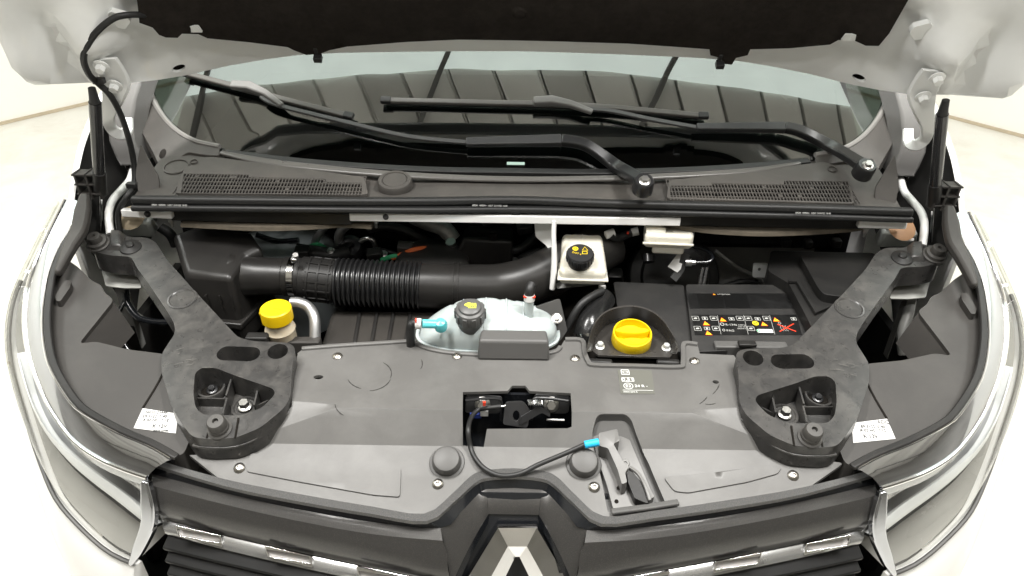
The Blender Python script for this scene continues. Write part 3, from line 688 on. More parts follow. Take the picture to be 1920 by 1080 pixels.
# ------------------------------------------------------------------ radiator cover
def lerp(a, b, t): return a + (b - a) * max(0, min(1, t))
def hK(x, y):
    a = abs(x); yl = .862 + (a - .27) * .17
    return hK0(x, y) + .0 * math.exp(-((y - yl) / .010) ** 2) * smooth((a - .25) / .03) * smooth((.44 - a) / .03)
def hK0(x, y):
    k = smooth((abs(x) - .31) / .15) if False else max(0, min(1, (abs(x) - .31) / .15))
    c1 = lerp(.975, .936, k); z1 = lerp(1.0, .959, k)
    if y >= .992: return 1.0
    if y >= c1: return lerp(z1, 1.0, (y - c1) / (.992 - c1))
    if y >= .933: return lerp(.955, z1, (y - .933) / max(c1 - .933, 1e-4))
    if y >= .885: return lerp(.938, .955, (y - .885) / .048)
    return .938 + (y - .885) * .28
R0 = [(270, 855), (420, 898), (560, 926), (700, 950), (795, 963), (845, 928), (882, 893), (908, 882), (967, 878)]
K = lambda pts: XY(pts, hK)
fr0 = K([(a, b + 7) for a, b in R0[1:]])
KO = K([(566, 656), (780, 641), (790, 650), (830, 660), (900, 665), (985, 666), (1040, 661), (1050, 652), (1058, 638), (1092, 640), (1096, 665), (1103, 682), (1112, 687), (1272, 692), (1280, 685), (1279, 650), (1284, 644), (1308, 646), (1312, 663), (1376, 666), (1381, 674), (1393, 757), (1398, 770), (1440, 850), (1582, 868)]) \
    + mir2(fr0) + list(reversed(fr0))[1:] if False else None
KO = K([(566, 656), (780, 641), (790, 650), (830, 660), (900, 665), (985, 666), (1040, 661), (1050, 652), (1058, 638), (1092, 640), (1096, 665), (1103, 682), (1112, 687), (1272, 692), (1280, 685), (1279, 650), (1284, 644), (1308, 646), (1312, 663), (1376, 666), (1381, 674), (1393, 757), (1398, 770), (1440, 850), (1582, 868)])
KO += [(-x, y) for x, y in fr0] + list(reversed(fr0))[1:]
KO += K([(355, 853), (455, 850), (489, 822), (538, 772), (547, 762), (558, 662)])
lat = K([(868, 735), (952, 733), (960, 723), (985, 723), (993, 733), (1070, 737), (1072, 800), (1064, 803), (913, 804), (907, 838), (868, 835)])
lev = rnd(K([(1110, 812), (1118, 782), (1126, 776), (1172, 776), (1184, 786), (1216, 868), (1250, 948), (1140, 962), (1128, 900)]), .006)
cover = T('radiator_cover', 'large grey plastic radiator cover panel between the two black braces', 'cover panel', (0, .95, .93))
spot = lambda px, py, o=0: P(px, py, h=lambda x, y: hK(x, y) + o)
cr1 = [(x, lerp(.975, .936, max(0, (abs(x) - .31) / .15))) for x in (-.46, -.38, -.31, -.15, -.1)]; cr2 = [(x, .933) for x in (-.5, -.3, -.12)]
cons = [cr1, mir2(cr1)[:2] if False else [(-a, b) for a, b in cr1[:3]], cr2, [(-.40, .992), (-.11, .992)], [(.09, .992), (.40, .992)], [(.3, .933), (.5, .933)], [(.0, .885), (-.12, .885)]]
small = [ell((lambda p: (p.x, p.y))(spot(597, 707)), .009, .006, 14), ell((lambda p: (p.x, p.y))(spot(1342, 716)), .006, .005, 14)]
m = M(); m.sheet(KO, [lat, lev] + small, h=hK, th=.006, grid=.011, cons=[[(-.46, .936), (-.31, .975), (.31, .975), (.46, .936)], [(-.6, .933), (.6, .933)], [(-.42, .992), (.42, .992)], [(-.4, .885), (.4, .885)]]); m.obj('panel', GREY, cover, sharp=24, bevel=.0022)
# rim bead along the rear edge and round the oil filler cut-out
for pts in ([(566, 656), (640, 650), (720, 645), (780, 641)], [(1060, 639), (1091, 641), (1096, 664), (1103, 681), (1114, 687), (1190, 689), (1270, 691), (1280, 684), (1280, 655), (1285, 646), (1307, 648)], [(782, 646), (800, 655), (840, 663), (900, 667), (985, 668), (1038, 662), (1051, 652)]):
    m = M(); m.ribbon([spot(a, b, -.001) for a, b in pts], .010, .006, sm=4); m.obj('rim_bead', GREY, cover, bevel=.002)
# block standing at the coolant tank
b = spot(963, 668); m = M(); m.hexa([b + V((-.069, -.014, 0)), b + V((.069, -.014, 0)), b + V((.066, .03, 0)), b + V((-.066, .03, 0))], [b + V((-.066, -.006, .040)), b + V((.066, -.006, .040)), b + V((.062, .024, .046)), b + V((-.062, .024, .046))]); m.obj('upright_block', GREYD, cover, bevel=.005, seg=3)
# raised pads at the front
for pts in ([(470, 852), (600, 864), (752, 878), (750, 934), (700, 930), (560, 905), (462, 886)], [(1244, 897), (1330, 889), (1430, 876), (1466, 878), (1458, 890), (1400, 906), (1290, 926), (1264, 923)]):
    m = M(); m.sheet(rnd(K(pts), .006), (), h=lambda x, y: hK(x, y) + .003, th=.006, grid=.012); m.obj('raised_pad', GREY, cover, bevel=.003, seg=3)
for pts in ():
    m = M(); m.tube([spot(a, b, .003) for a, b in pts], .0075, 12, 6); m.obj('stiffening_bead', GREY, cover)
# screws
for px, py in ((633, 668), (857, 668), (1078, 672), (1302, 677), (449, 878), (821, 908), (1114, 914), (1487, 892)):
    p = spot(px, py, .0005); n = V((0, -.05, 1)) if py < 700 else V((0, -.45, .9))
    f = frame(p, n); m = M(); m.lathe([(.0095, 0), (.0095, .0015), (.007, .0040), (.0042, .0052), (.0036, .0052), (.003, .002), (0, .002)], f, 22)
    m.obj('screw', mat('screw_steel', (.40, .38, .35), .3, metal=1) if 'screw_steel' not in bpy.data.materials else bpy.data.materials['screw_steel'], cover)
# rubber bumpers
for px, py in ((838, 868), (1094, 871)):
    f = frame(spot(px, py, 0), (0, -.42, .91)); m = M(); m.lathe([(.031, -.002), (.029, .003), (.025, .004), (.0235, .017), (.021, .021), (.017, .0222), (0, .0225)], f, 32); m.obj('rubber_stop', RUBBERG if False else GREYD, cover)
# type approval print
ps = spot(1194, 715, .0008); fs_ = frame(ps, (0, 0, 1))
m = M(); q = [to2(fs_, spot(a, b)) for a, b in ((1158, 694), (1222, 695), (1228, 739), (1164, 739))]; m.fsheet(fs_, q, th=.0005, top=.0); prn = m.obj('approval_sticker', mat('sticker_grey', (.12, .12, .105), .35, var=.04), cover)
def on(px, py, o=.0006): p = spot(px, py); return frame(V((p.x, p.y, ps.z + o)), (0, 0, 1))
def ring2(fr, poly, w, mt, par, name='print_frame', th=.0004):
    c = (sum(p[0] for p in poly) / len(poly), sum(p[1] for p in poly) / len(poly))
    sz = max(abs(p[0] - c[0]) for p in poly); sy = max(abs(p[1] - c[1]) for p in poly)
    inn = [(c[0] + (p[0] - c[0]) * (1 - w / sz), c[1] + (p[1] - c[1]) * (1 - w / sy)) for p in poly]
    m = M(); m.fsheet(fr, poly, [inn], th=th, top=th); return m.obj(name, mt, par)
rect = lambda w, h, r=.0015: rnd([(-w / 2, -h / 2), (w / 2, -h / 2), (w / 2, h / 2), (-w / 2, h / 2)], r)
ring2(on(1172, 699), rect(.0155, .0155, .003), .0012, PRINTW, prn); ring2(on(1172, 699), rect(.009, .007, .001), .001, PRINTW, prn)
text('print', '0,51', .0115, on(1177, 713), PRINTW, prn, sx=1.15); ring2(on(1177, 713), rect(.0225, .0115), .0009, PRINTW, prn)
ring2(on(1178, 725), ell((0, 0), .0088, .0088, 28), .001, PRINTW, prn); text('print', 'E2', .0105, on(1178, 725), PRINTW, prn)
text('print', '24 R -', .0095, on(1202, 725), PRINTW, prn); text('print', '00330 2572 R', .0045, on(1182, 736), PRINTW, prn)
m = M(); m.box(on(1196, 733)[0], .055, .0008, .0004); m.obj('print_rule', PRINTW, prn)
# black scuffs of rubber on the panel
SCUFF = mat('scuff_mark', (.022, .02, .018), .7)
rs = random.Random(5)
for cx, cy, r, a0, a1 in ((690, 702, 44, .3, 1.5), (690, 702, 40, 1.9, 2.8), (700, 700, 34, -1.0, .4), (762, 682, 30, -.4, .5), (668, 756, 40, 2.2, 3.1), (1290, 712, 60, .2, .7), (1280, 730, 50, .4, .9), (1330, 740, 26, 1.1, 1.9)):
    pts = [spot(cx + r * cos(t), cy + r * .7 * sin(t), .0004) for t in [a0 + (a1 - a0) * k / 8 for k in range(9)]]
    m = M(); m.ribbon(pts, [.0004, .0012, .0022, .0014, .0020, .001, .0016, .0012, .0004], .0003, sm=2); m.obj('scuff', SCUFF, cover)

# ------------------------------------------------------------------ hood latch in its opening
la = T('hood_latch', 'black steel hood latch in the opening of the grey cover', 'latch', spot(968, 780) - V((0, 0, .08)))
pb = spot(968, 735) + V((0, .006, -.004))
m = M(); m.box(pb + V((0, .004, -.10)), .26, .006, .092); m.obj('back_plate', GLOSSB, la)
m = M(); m.box(pb + V((0, -.055, -.105)), .26, .12, .005); m.obj('floor_plate', GLOSSB, la)
for px in (905, 1033):
    p = P(px, 757, y=pb.y - .012); s = -1 if px < 968 else 1
    m = M(); m.fsheet(frame(p, (0, -.9, .45), (0, 0, 1)), rnd([(-.032, -.018), (.032, -.018), (.036, .014), (-.03, .018)], .008), th=.004); m.obj('latch_ear', DARKST, la, bevel=.002)
    m = M(); m.bolt(frame(p + V((0, -.004, .002)), (0, -.85, .5)), .0095, .012, 1.5); m.obj('bolt', ZINC, la)
    m = M(); m.tube([p + V((-s * .034, -.01, -.03)), p + V((-s * .034, -.01, .012)), p + V((-s * .02, -.008, .020)), p + V((s * .03, -.006, .012))], .0028, 8, 4); m.obj('guide_wire', DARKST, la)
c = P(968, 775, y=pb.y - .035)
m = M(); m.fsheet(frame(c, (0, -.8, .6), (0, 0, 1)), rnd([(-.024, -.02), (.02, -.026), (.026, .004), (.012, .022), (-.02, .02)], .006), [ell((.0, -.004), .006, .009, 12)], th=.016); m.obj('latch_body', DARKST, la, bevel=.002)
m = M(); m.fsheet(frame(c + V((.012, -.012, -.008)), (.2, -.8, .5), (0, 0, 1)), rnd([(-.006, -.006), (.036, .01), (.05, .0), (.052, .012), (.03, .022), (-.004, .008)], .003), th=.005); m.obj('latch_claw', DARKST, la, bevel=.001)
m = M(); sp_ = [c + V((.020 + .026 * t / 40, .006 + .005 * cos(t * 1.2), .020 + .005 * sin(t * 1.2))) for t in range(41)]; m.tube(sp_, .0011, 6, 0); m.obj('return_spring', SATIN, la)
m = M(); m.tube([P(1025, 787, y=pb.y - .03), P(1058, 788, y=pb.y - .03)], .0022, 8, 0); m.obj('pin', ZINC, la)
m = M(); p = P(908, 779, y=pb.y - .03); m.box(p, .014, .004, .010); m.obj('white_tag', PAPER, la)
m = M(); p = P(892, 782, y=pb.y - .026); m.box(p, .02, .006, .008); m.obj('blue_tag', mat('dark_blue', (.02, .04, .22), .5), la)

# release cable
cb = T('release_cable', 'black hood release cable with blue end sleeve looping over the grille hump', 'cable', spot(920, 860))
pts = [P(940, 762, y=pb.y - .035), P(915, 765, y=pb.y - .035), P(898, 768, y=pb.y - .03), P(884, 782, y=pb.y - .05), P(878, 806, z=.985), spot(882, 838, .010), spot(893, 862, .010), spot(912, 881, .012), spot(940, 892, .010), spot(975, 888, .012), spot(1010, 871, .018), spot(1060, 850, .025), spot(1098, 833, .033)]
m = M(); m.tube(pts, .0042, 10, 6); m.obj('sheath', RUBBER, cb)
m = M(); m.tube([spot(1096, 834, .033), spot(1123, 829, .036)], .0066, 14, 0); m.obj('end_sleeve', BLUE, cb, bevel=.001)
m = M(); m.tube([P(948, 761, y=pb.y - .036), P(912, 766, y=pb.y - .036)], .0017, 8, 0); m.obj('inner_wire', ZINC, cb)
m = M(); p = P(908, 760, y=pb.y - .036); m.box(p, .005, .004, .008); m.obj('red_mark', PRINTR, cb)

# release lever in its recess
rl = T('release_lever', 'dark grey plastic hood release lever unit in a recess of the grey cover', 'lever', spot(1190, 900) - V((0, 0, .04)))
m = M(); m.sheet([(x, y) for x, y in lev], (), h=lambda x, y: hK(x, y) - .016, th=.004, grid=.03); m.obj('recess_floor', GREYD, rl)
m = M(); lw = [V((x, y, hK(x, y) - .003)) for x, y in lev]; m.loft([lw, [p + V((0, 0, -.016)) for p in lw]], cap=False); m.obj('recess_wall', GREYD, rl)
LVM = mat('lever_plastic', (.13, .127, .122), .42, var=.1, dust=.3, dustc=(.22, .21, .2))
def LS(pts, o): return rnd([(lambda p: (p.x, p.y))(spot(a, b, o)) for a, b in pts], .003)
m = M(); m.sheet(LS([(1112, 815), (1122, 812), (1166, 815), (1182, 822), (1222, 918), (1228, 928), (1180, 950), (1150, 950), (1138, 905), (1118, 848)], .0), (), h=lambda x, y: hK(x, y) - .004, th=.02, grid=.03); m.obj('base_plate', LVM, rl, bevel=.002)
m = M(); m.sheet(LS([(1122, 812), (1158, 804), (1162, 826), (1150, 832), (1170, 868), (1180, 874), (1172, 886), (1176, 904), (1166, 908), (1158, 880), (1140, 840), (1124, 836)], .022), (), h=lambda x, y: hK(x, y) + .022, th=.024, grid=.03); m.obj('housing', LVM, rl, bevel=.003)
m = M(); m.sheet(LS([(1174, 876), (1186, 884), (1206, 908), (1220, 938), (1214, 944), (1190, 934), (1178, 905)], .012), (), h=lambda x, y: hK(x, y) + .012, th=.014, grid=.03); m.obj('handle', BLACK, rl, bevel=.003)
m = M(); m.ribbon([spot(1180, 878, .012), spot(1196, 890, .012), spot(1208, 910, .013), spot(1218, 940, .012)], .006, .005, sm=4); m.obj('handle_rib', LVM, rl, bevel=.001)
m = M(); m.ribbon([spot(1146, 834, .0), spot(1158, 862, .0), spot(1170, 898, .0), spot(1160, 918, .0)], .010, .001, sm=3); m.obj('guide_slot', FELT, rl)
f = frame(spot(1172, 870, .017), (0, -.45, .9)); m = M(); m.lathe([(.0035, .0), (.0035, .004), (.006, .004), (.0075, .001), (.0075, -.004)], f, 18); m.obj('pivot_ring', LVM, rl)
m = M(); m.lathe([(0, .0005), (.003, .0005), (.0035, 0)], frame(spot(1156, 940, -.003), (0, -.45, .9)), 12); m.obj('locating_hole', FELT, rl)
m = M(); m.ribbon([spot(1146, 962, .004), spot(1208, 954, .004), spot(1272, 944, .004)], .012, .006, sm=0); m.obj('front_lip', GREYD, rl, bevel=.002)

# ------------------------------------------------------------------ braces
def hB(x, y): return 1.0 + .21 * (y - .935)
B = lambda pts, o=0: [(lambda p: (p.x, p.y))(P(a, b, h=lambda x, y: hB(x, y) + o)) for a, b in pts]
BO = [(170, 440), (205, 437), (232, 438), (240, 444), (276, 445), (293, 455), (313, 487), (362, 542), (411, 595), (447, 634), (476, 641), (541, 643), (554, 652), (548, 690), (545, 744), (533, 766), (488, 803), (441, 822), (386, 824), (360, 820), (341, 795), (323, 766), (303, 700), (303, 664), (313, 648), (329, 624), (327, 607), (313, 583), (280, 534), (256, 501), (246, 481), (207, 479), (174, 471)]
POCK = [(363, 740), (366, 701), (378, 691), (404, 692), (443, 708), (512, 730), (517, 740), (492, 766), (452, 781), (380, 779), (367, 766)]
for s in (0, 1):
    MIR = bool(s)
    br = T('brace', ('black plastic diagonal brace running past the yellow-capped washer filler' if not s else 'black plastic diagonal brace running past the black cover with warning symbols'), 'brace', P(400, 740, z=.95), 'diagonal braces')
    po = rnd(B(POCK), .010)
    so = slot(B([(425, 664)])[0], B([(470, 666)])[0], .0175); ho = ell(B([(521, 660)])[0], .0185, .0185, 24)
    bo = rnd(B(BO), .012)
    m = M(); m.sheet(bo, [po, so, ho], h=lambda x, y: hB(x, y) + .004 * math.exp(-((x + .50) ** 2 + (y - 1.02) ** 2) / .01), th=.046, grid=.03); m.obj('arm', BRACE, br, bevel=.005, seg=3)
    lip = rnd(B([(548, 752), (535, 772), (488, 810), (441, 829), (386, 831), (362, 828), (386, 824), (441, 822), (488, 803), (533, 766), (545, 744)], 0), .002)
    m = M(); m.ribbon([P(a, b, h=lambda x, y: hB(x, y) - .022) for a, b in ((551, 742), (548, 762), (535, 780), (490, 818), (443, 838), (392, 840), (362, 836))], .007, .004, sm=3); m.obj('lower_lip', BRACE, br, bevel=.001)
    # pocket floor, ribs, bosses
    m = M(); m.sheet(rnd(B([(352, 755), (356, 690), (375, 680), (410, 680), (520, 722), (528, 745), (500, 776), (455, 792), (370, 790)], -.03), .01), (), h=lambda x, y: hB(x, y) - .042, th=.004); m.obj('pocket_floor', BRACE, br)
    PB = lambda px, py, o: P(px, py, h=lambda x, y: hB(x, y) + o)
    RB = lambda a, b, h, o=-.042: M().ribbon([PB(*a, o), PB(*b, o)], .0035, h, sm=0)
    for a, b, h in (((432, 762), (444, 722), .032), ((362, 760), (432, 762), .018), ((432, 762), (424, 792), .026), ((482, 776), (490, 742), .026), ((484, 770), (520, 752), .012)):
        RB(a, b, h).obj('rib', BRACE, br)
    f = frame(PB(398, 731, -.04), (0, -.2, .98)); m = M(); m.lathe([(.028, -.006), (.028, .008), (.026, .012), (.023, .012), (.020, .008), (.019, -.004)], f, 30); m.obj('boss_ring', BRACE, br)
    m = M(); m.lathe([(0, -.001), (.021, -.001)], f, 24); m.obj('boss_hole', FELT, br)
    m = M(); m.bolt(frame(f[0] + V((0, 0, 0)), f[3]), .007); m.obj('bolt', DARKST, br)
    f = frame(PB(459, 762, -.034), (0, -.2, .98)); m = M(); m.bolt(f, .0095, .010, 1.35); m.obj('bolt', ZINC, br)
    m = M(); m.lathe([(.024, -.006), (.024, -.001), (.020, .0), (.018, -.003), (0, -.003)], f, 28); m.obj('bolt_seat', BRACE, br)
    for px, py in ((440, 676), (521, 674)):
        m = M(); m.bolt(frame(PB(px, py, -.045), (0, -.2, .98)), .008); m.obj('bolt', ZINC, br)
    m = M(); m.sheet(rnd(B([(415, 690), (415, 648), (560, 648), (556, 690)], -.03), .01), (), h=lambda x, y: hB(x, y) - .055, th=.004); m.obj('under_floor', BLACK, br)
    # front stop
    o4 = B([(392, 780), (452, 782), (448, 822), (386, 822)], .0)
    for a, b in (((396, 784), (388, 822)), ((447, 784), (441, 822))):
        m = M(); m.ribbon([PB(*a, .0035), PB(*b, .0005)], .0035, .0012, sm=0); m.obj('recess_edge', FELT, br)
    f = frame(PB(413, 806, .0), (0, -.30, .95)); m = M()
    m.lathe([(.020, -.002), (.020, .004), (.0165, .006), (.0165, .012), (.0155, .013), (.0155, .025), (.013, .029), (.005, .0295), (.004, .024), (0, .024)], f, 26); m.obj('front_rubber_stop', RUBBERG, br)
    # rear block and stop
    q = [PB(168, 478, -.05), PB(236, 478, -.05), PB(236, 444, -.05), PB(170, 444, -.05)]
    f = frame(PB(185, 458, .002), (0, -.35, .94)); m = M()
    m.lathe([(.024, -.004), (.024, .004), (.021, .006), (.020, .012), (.014, .014), (.0135, .024), (.012, .027), (.004, .0275), (.0035, .022), (0, .022)], f, 26); m.obj('rear_rubber_stop', RUBBERG, br)
    b0 = PB(198, 472, -.002); b1 = PB(236, 472, -.002); b2 = PB(238, 442, -.002); b3 = PB(206, 440, -.002)
    up = V((0, .004, .014)); m = M(); m.hexa([b0, b1, b2, b3], [b0 + up + V((.01, .004, 0)), b1 + up + V((-.012, .004, 0)), b2 + up + V((-.012, -.004, 0)), b3 + up + V((.006, -.004, 0))]); m.obj('raised_bridge', BRACE, br, bevel=.003)
    f = frame(PB(245, 464, .001), (.1, -.25, .95)); m = M(); m.lathe([(.022, -.002), (.0215, .003), (.012, .006), (.0085, .007), (.0085, .010), (.006, .012), (0, .012)], f, 26); m.obj('retaining_clip', BLACK, br)
    # moulded disc
    c2 = B([(342, 560)])[0]; f = frame(V((*c2, hB(*c2))), (0, -.21, .98)); m = M(); m.lathe([(.0295, -.002), (.0285, .0014), (.0255, .0018), (.0235, .0002), (.0225, -.0006), (.004, .0002), (.003, .0012), (0, .0014)], f, 36); m.obj('moulded_disc', BRACE, br)
    # scratches of dust on the upper face
    rs = random.Random(11 + s); SC = mat('dust_scratch', (.12, .115, .105), .7) if 'dust_scratch' not in bpy.data.materials else bpy.data.materials['dust_scratch']
    for k in range(10):
        x, y = rs.uniform(322, 380), rs.uniform(655, 690); L_ = rs.uniform(4, 22)
        m = M(); m.ribbon([PB(x, y, .0042), PB(x + L_, y + rs.uniform(-4, 1), .0042)], .0007, .0003, sm=0); m.obj('scratch', SC, br)
    # pale plate below the rear end
    pp = T('mounting_plate', ('pale grey metal plate under the rear end of the brace beside the airbox' if not s else 'pale grey metal plate under the rear end of the brace beside the fuse box'), 'metal plate', PB(226, 520, -.09), 'plates under the braces')
    f = frame(PB(228, 520, -.075), (0, -.45, .9)); o5 = rnd(PF(f, [(190, 504), (252, 503), (262, 522), (265, 540), (232, 540), (198, 536), (194, 520)]), .004)
    m = M(); m.fsheet(f, o5, th=.004); m.obj('plate', mat('pale_plate', (.46, .46, .43), .5, var=.06) if 'pale_plate' not in bpy.data.materials else bpy.data.materials['pale_plate'], pp, bevel=.001)
    m = M(); m.hexa([f[0] + V((-.03, .01, -.2)), f[0] + V((-.01, .01, -.2)), f[0] + V((-.01, .03, -.2)), f[0] + V((-.03, .03, -.2))], [f[0] + V((-.03, .01, -.006)), f[0] + V((-.01, .01, -.006)), f[0] + V((-.01, .03, -.006)), f[0] + V((-.03, .03, -.006))]); m.obj('stem', BARE, pp)
MIR = False

# ------------------------------------------------------------------ headlights
def hA(x, y): return .965 + (y - .9) * .37
def hL(x, y): return .953 + (y - .9) * .36
RA = [(152, 382), (139, 427), (115, 467), (96, 515), (87, 567), (85, 619), (93, 675), (111, 716), (141, 760), (167, 780), (222, 810), (281, 835), (326, 861)]
RBp = [(122, 377, 1.168), (85, 453, 1.12), (57, 523, 1.075), (46, 582, 1.045), (48, 638, 1.018), (60, 690, .995), (85, 750, .972), (111, 795, .957), (145, 835, .947), (190, 865, .940), (240, 886, .934), (276, 898, .93)]
RCp = [(111, 382, 1.160), (66, 471, 1.108), (35, 540, 1.062), (22, 600, 1.028), (23, 650, 1.00), (33, 700, .978), (52, 760, .948), (80, 812, .925), (120, 853, .908), (165, 889, .893), (222, 930, .874), (274, 975, .852)]
RDp = [(109, 388, 1.150), (62, 480, 1.09), (31, 550, 1.04), (20, 612, 1.0), (22, 665, .965), (34, 720, .930), (55, 790, .89), (78, 860, .852), (108, 930, .82), (155, 985, .793), (207, 1030, .768), (254, 1052, .752)]
NS = 40
PANEM = mat('strip_window', (.40, .385, .37), .25, metal=.3)
SLATM = mat('grille_slat_black', (.009, .009, .009), .45, spec=.2, var=.2)
DCHR = mat('darkened_chrome', (.52, .53, .56), .09, metal=1, rvar=.05)  # chrome darkened in colour for the dark ceiling mirrored in the bezel
def rail3(px): return resample(catmull([P(a, b, z=z) for a, b, z in px], 5), NS)
for s in (0, 1):
    MIR = bool(s)
    hl = T('headlight', ('large wraparound headlight with chrome bezel below the brace beside the washer filler' if not s else 'large wraparound headlight with chrome bezel below the brace beside the fuse box'), 'headlight', P(150, 880, z=.75), 'headlights')
    A = resample(catmull([P(a, b, h=hA) for a, b in RA], 5), NS); Bq, C, D = rail3(RBp), rail3(RCp), rail3(RDp)
    A1 = [a.lerp(b, .22) + V((0, 0, .006)) for a, b in zip(A, Bq)]; A2 = [a.lerp(b, .62) + V((0, 0, .009)) for a, b in zip(A, Bq)]
    r = [[A[i] + V((0, 0, -.012)), A[i], A1[i], A2[i], Bq[i].lerp(A2[i], .25) + V((0, 0, .003)), Bq[i], Bq[i] + V((0, 0, -.02))] for i in range(NS)]
    m = M(); m.loft(r, closed=False); m.obj('bezel', DCHR, hl, sharp=50)
    m = M(); m.tube([b + V((0, 0, .003)) for b in Bq], .0035, 8, 0); m.obj('bezel_edge', CHROME, hl)
    m = M(); m.tube([a + V((-.004, -.001, .004)) for a in A], .0025, 8, 0); m.obj('bezel_edge', CHROME, hl)
    # clear lens from the bezel over the shoulder to the lower edge
    Lr = []
    for i in range(NS):
        m1 = Bq[i].lerp(C[i], .5) + V((-.004, -.003, .006)); m2 = C[i].lerp(D[i], .33) + V((-.006, -.012, .0)); m3 = C[i].lerp(D[i], .7) + V((-.004, -.010, 0))
        Lr.append([Bq[i] + V((0, 0, .001)), m1, C[i], m2, m3, D[i]])
    m = M(); m.loft(Lr, closed=False); m.obj('lens', LENS, hl, sharp=60)
    inn = V((.012, .010, -.012))
    Br = []
    for i in range(NS):
        Br.append([Bq[i] + V((.002, .002, -.006)), Bq[i].lerp(C[i], .5) + inn, C[i] + inn * 1.2])
    m = M(); m.loft(Br, closed=False); m.obj('upper_reflector', mat('bright_reflector', (.42, .42, .43), .12, metal=1, var=.1) if 'bright_reflector' not in bpy.data.materials else bpy.data.materials['bright_reflector'], hl, sharp=60)
    Dr = []
    for i in range(NS):
        k = smooth(i / NS * 1.6 - .2); Dr.append([C[i] + inn * 1.2, C[i].lerp(D[i], .12) + V((.02, .03, -.004)) * k + inn, C[i].lerp(D[i], .5) + V((.05, .07, 0)) * k + inn * .5, D[i] + V((.006, .008, 0))])
    m = M(); m.loft(Dr, closed=False); m.obj('lamp_bowl', REFLECT, hl, sharp=50)
    kk = lambda i: min(1, (i - 17) / 10)
    R1 = [C[i].lerp(D[i], -.04 * kk(i)) + V((.006, .005, -.004)) for i in range(17, NS)]; R2 = [C[i].lerp(D[i], .05 + .15 * kk(i)) + V((.007, .006, -.003)) for i in range(17, NS)]
    m = M(); m.loft([R1, [a.lerp(b, .5) + V((-.001, -.003, .001)) for a, b in zip(R1, R2)], R2, [p + V((.02, .02, -.006)) for p in R2]], closed=False); m.obj('daylight_strip', DRL, hl, sharp=50)
    R3 = [C[i].lerp(D[i], .08 + .22 * kk(i)) + V((.009, .008, -.003)) for i in range(17, NS)]
    m = M(); m.loft([[p + V((.003, .003, -.002)) for p in R2], R3, [p + V((.02, .02, -.004)) for p in R3]], closed=False); m.obj('dark_band', GLOSSB, hl, sharp=50)
    pc = C[28].lerp(D[28], .55) + V((.035, .06, .0))
    m = M(); m.lathe([(.042, .0), (.040, .012), (.034, .006), (.02, .016), (0, .02)], frame(pc, (-.35, -.75, .45)), 30); m.obj('projector', SATIN, hl)
    # bright end trim towards the grille
    e0, e1, e2 = Bq[-1], C[-1], D[-1]
    m = M(); m.ribbon([e0 + V((.004, -.002, .004)), e0.lerp(e1, .5) + V((.012, -.008, 0)), e1 + V((.012, -.006, 0)), e1.lerp(e2, .6) + V((.006, -.004, 0)), e2 + V((.0, 0, 0))], [.014, .030, .030, .022, .008], .014, up=(-.2, -.8, .5), sm=5); m.obj('end_trim', DCHR, hl, bevel=.005, seg=3)
    m = M(); m.tube([d + V((-.003, -.003, -.004)) for d in D[8:]], .004, 8, 0); m.obj('lower_rim', GREYD, hl)
    # black top housing
    L2 = lambda pts, o=0: [(lambda p: (p.x, p.y))(P(a, b, h=lambda x, y: hL(x, y) + o)) for a, b in pts]
    lo = L2([(122, 482), (104, 512), (92, 567), (88, 619), (96, 672), (115, 714), (146, 758), (172, 778), (226, 807), (284, 832), (326, 858), (346, 850), (365, 800), (345, 740), (330, 690), (312, 664), (240, 655), (180, 640), (148, 644), (214, 562), (196, 548), (190, 534), (172, 526), (158, 512), (146, 500), (134, 492)])
    m = M(); m.sheet(rnd(lo, .010), (), h=hL, th=.07, grid=.04); m.obj('top_housing', LIDM, hl, bevel=.003)
    e0, e1 = P(214, 562, h=hL) + V((-.002, 0, -.004)), P(149, 643, h=hL) + V((-.002, 0, -.004)); dn = V((.026, -.006, -.07))
    m = M(); m.hexa([e0 + V((-.004, 0, -.002)) + dn, e1 + V((-.004, 0, -.002)) + dn * .9, e1 + dn * .9, e0 + dn], [e0 + V((-.004, 0, -.002)), e1 + V((-.004, 0, -.002)), e1, e0]); m.obj('recess_wall', LIDM, hl)
    lo2 = L2([(106, 566), (104, 556), (122, 526), (134, 528), (132, 540), (114, 566)], .012)
    m = M(); m.sheet(rnd(lo2, .003), (), h=lambda x, y: hL(x, y) + .014, th=.03, grid=.04); m.obj('raised_rib', LIDM, hl, bevel=.004, seg=3)
    m = M(); m.ribbon([P(a, b, h=lambda x, y: hL(x, y) + .0002) for a, b in ((318, 668), (300, 712), (268, 765))], .004, .0012, sm=3); m.obj('housing_seam', FELT, hl)
    m = M(); g = [a + V((.006, .0, .002)) for a in A]; m.ribbon(g, .014, .006, sm=0); m.obj('gasket', BLACK, hl, bevel=.002)
    wv = [P(a, b, h=lambda x, y: hA(x, y) + .012) for a, b in ((163, 372), (158, 400), (150, 440), (132, 475), (112, 520))]
    m = M(); m.ribbon(wv, [.02, .034, .034, .026, .012], .018, sm=5); m.obj('rear_seal', LIDM, hl, bevel=.005)
    f = frame(P(290, 790, h=hL), (0, -.36, .93)); ip = lambda px, py: to2(f, P(px, py, pl=(f[0], f[3])))
    m = M(); m.fsheet(f, [ip(*p) for p in ((251, 803), (268, 766), (334, 776), (330, 813))], th=.0006, top=.0010); lb = m.obj('type_label', PAPER, hl)
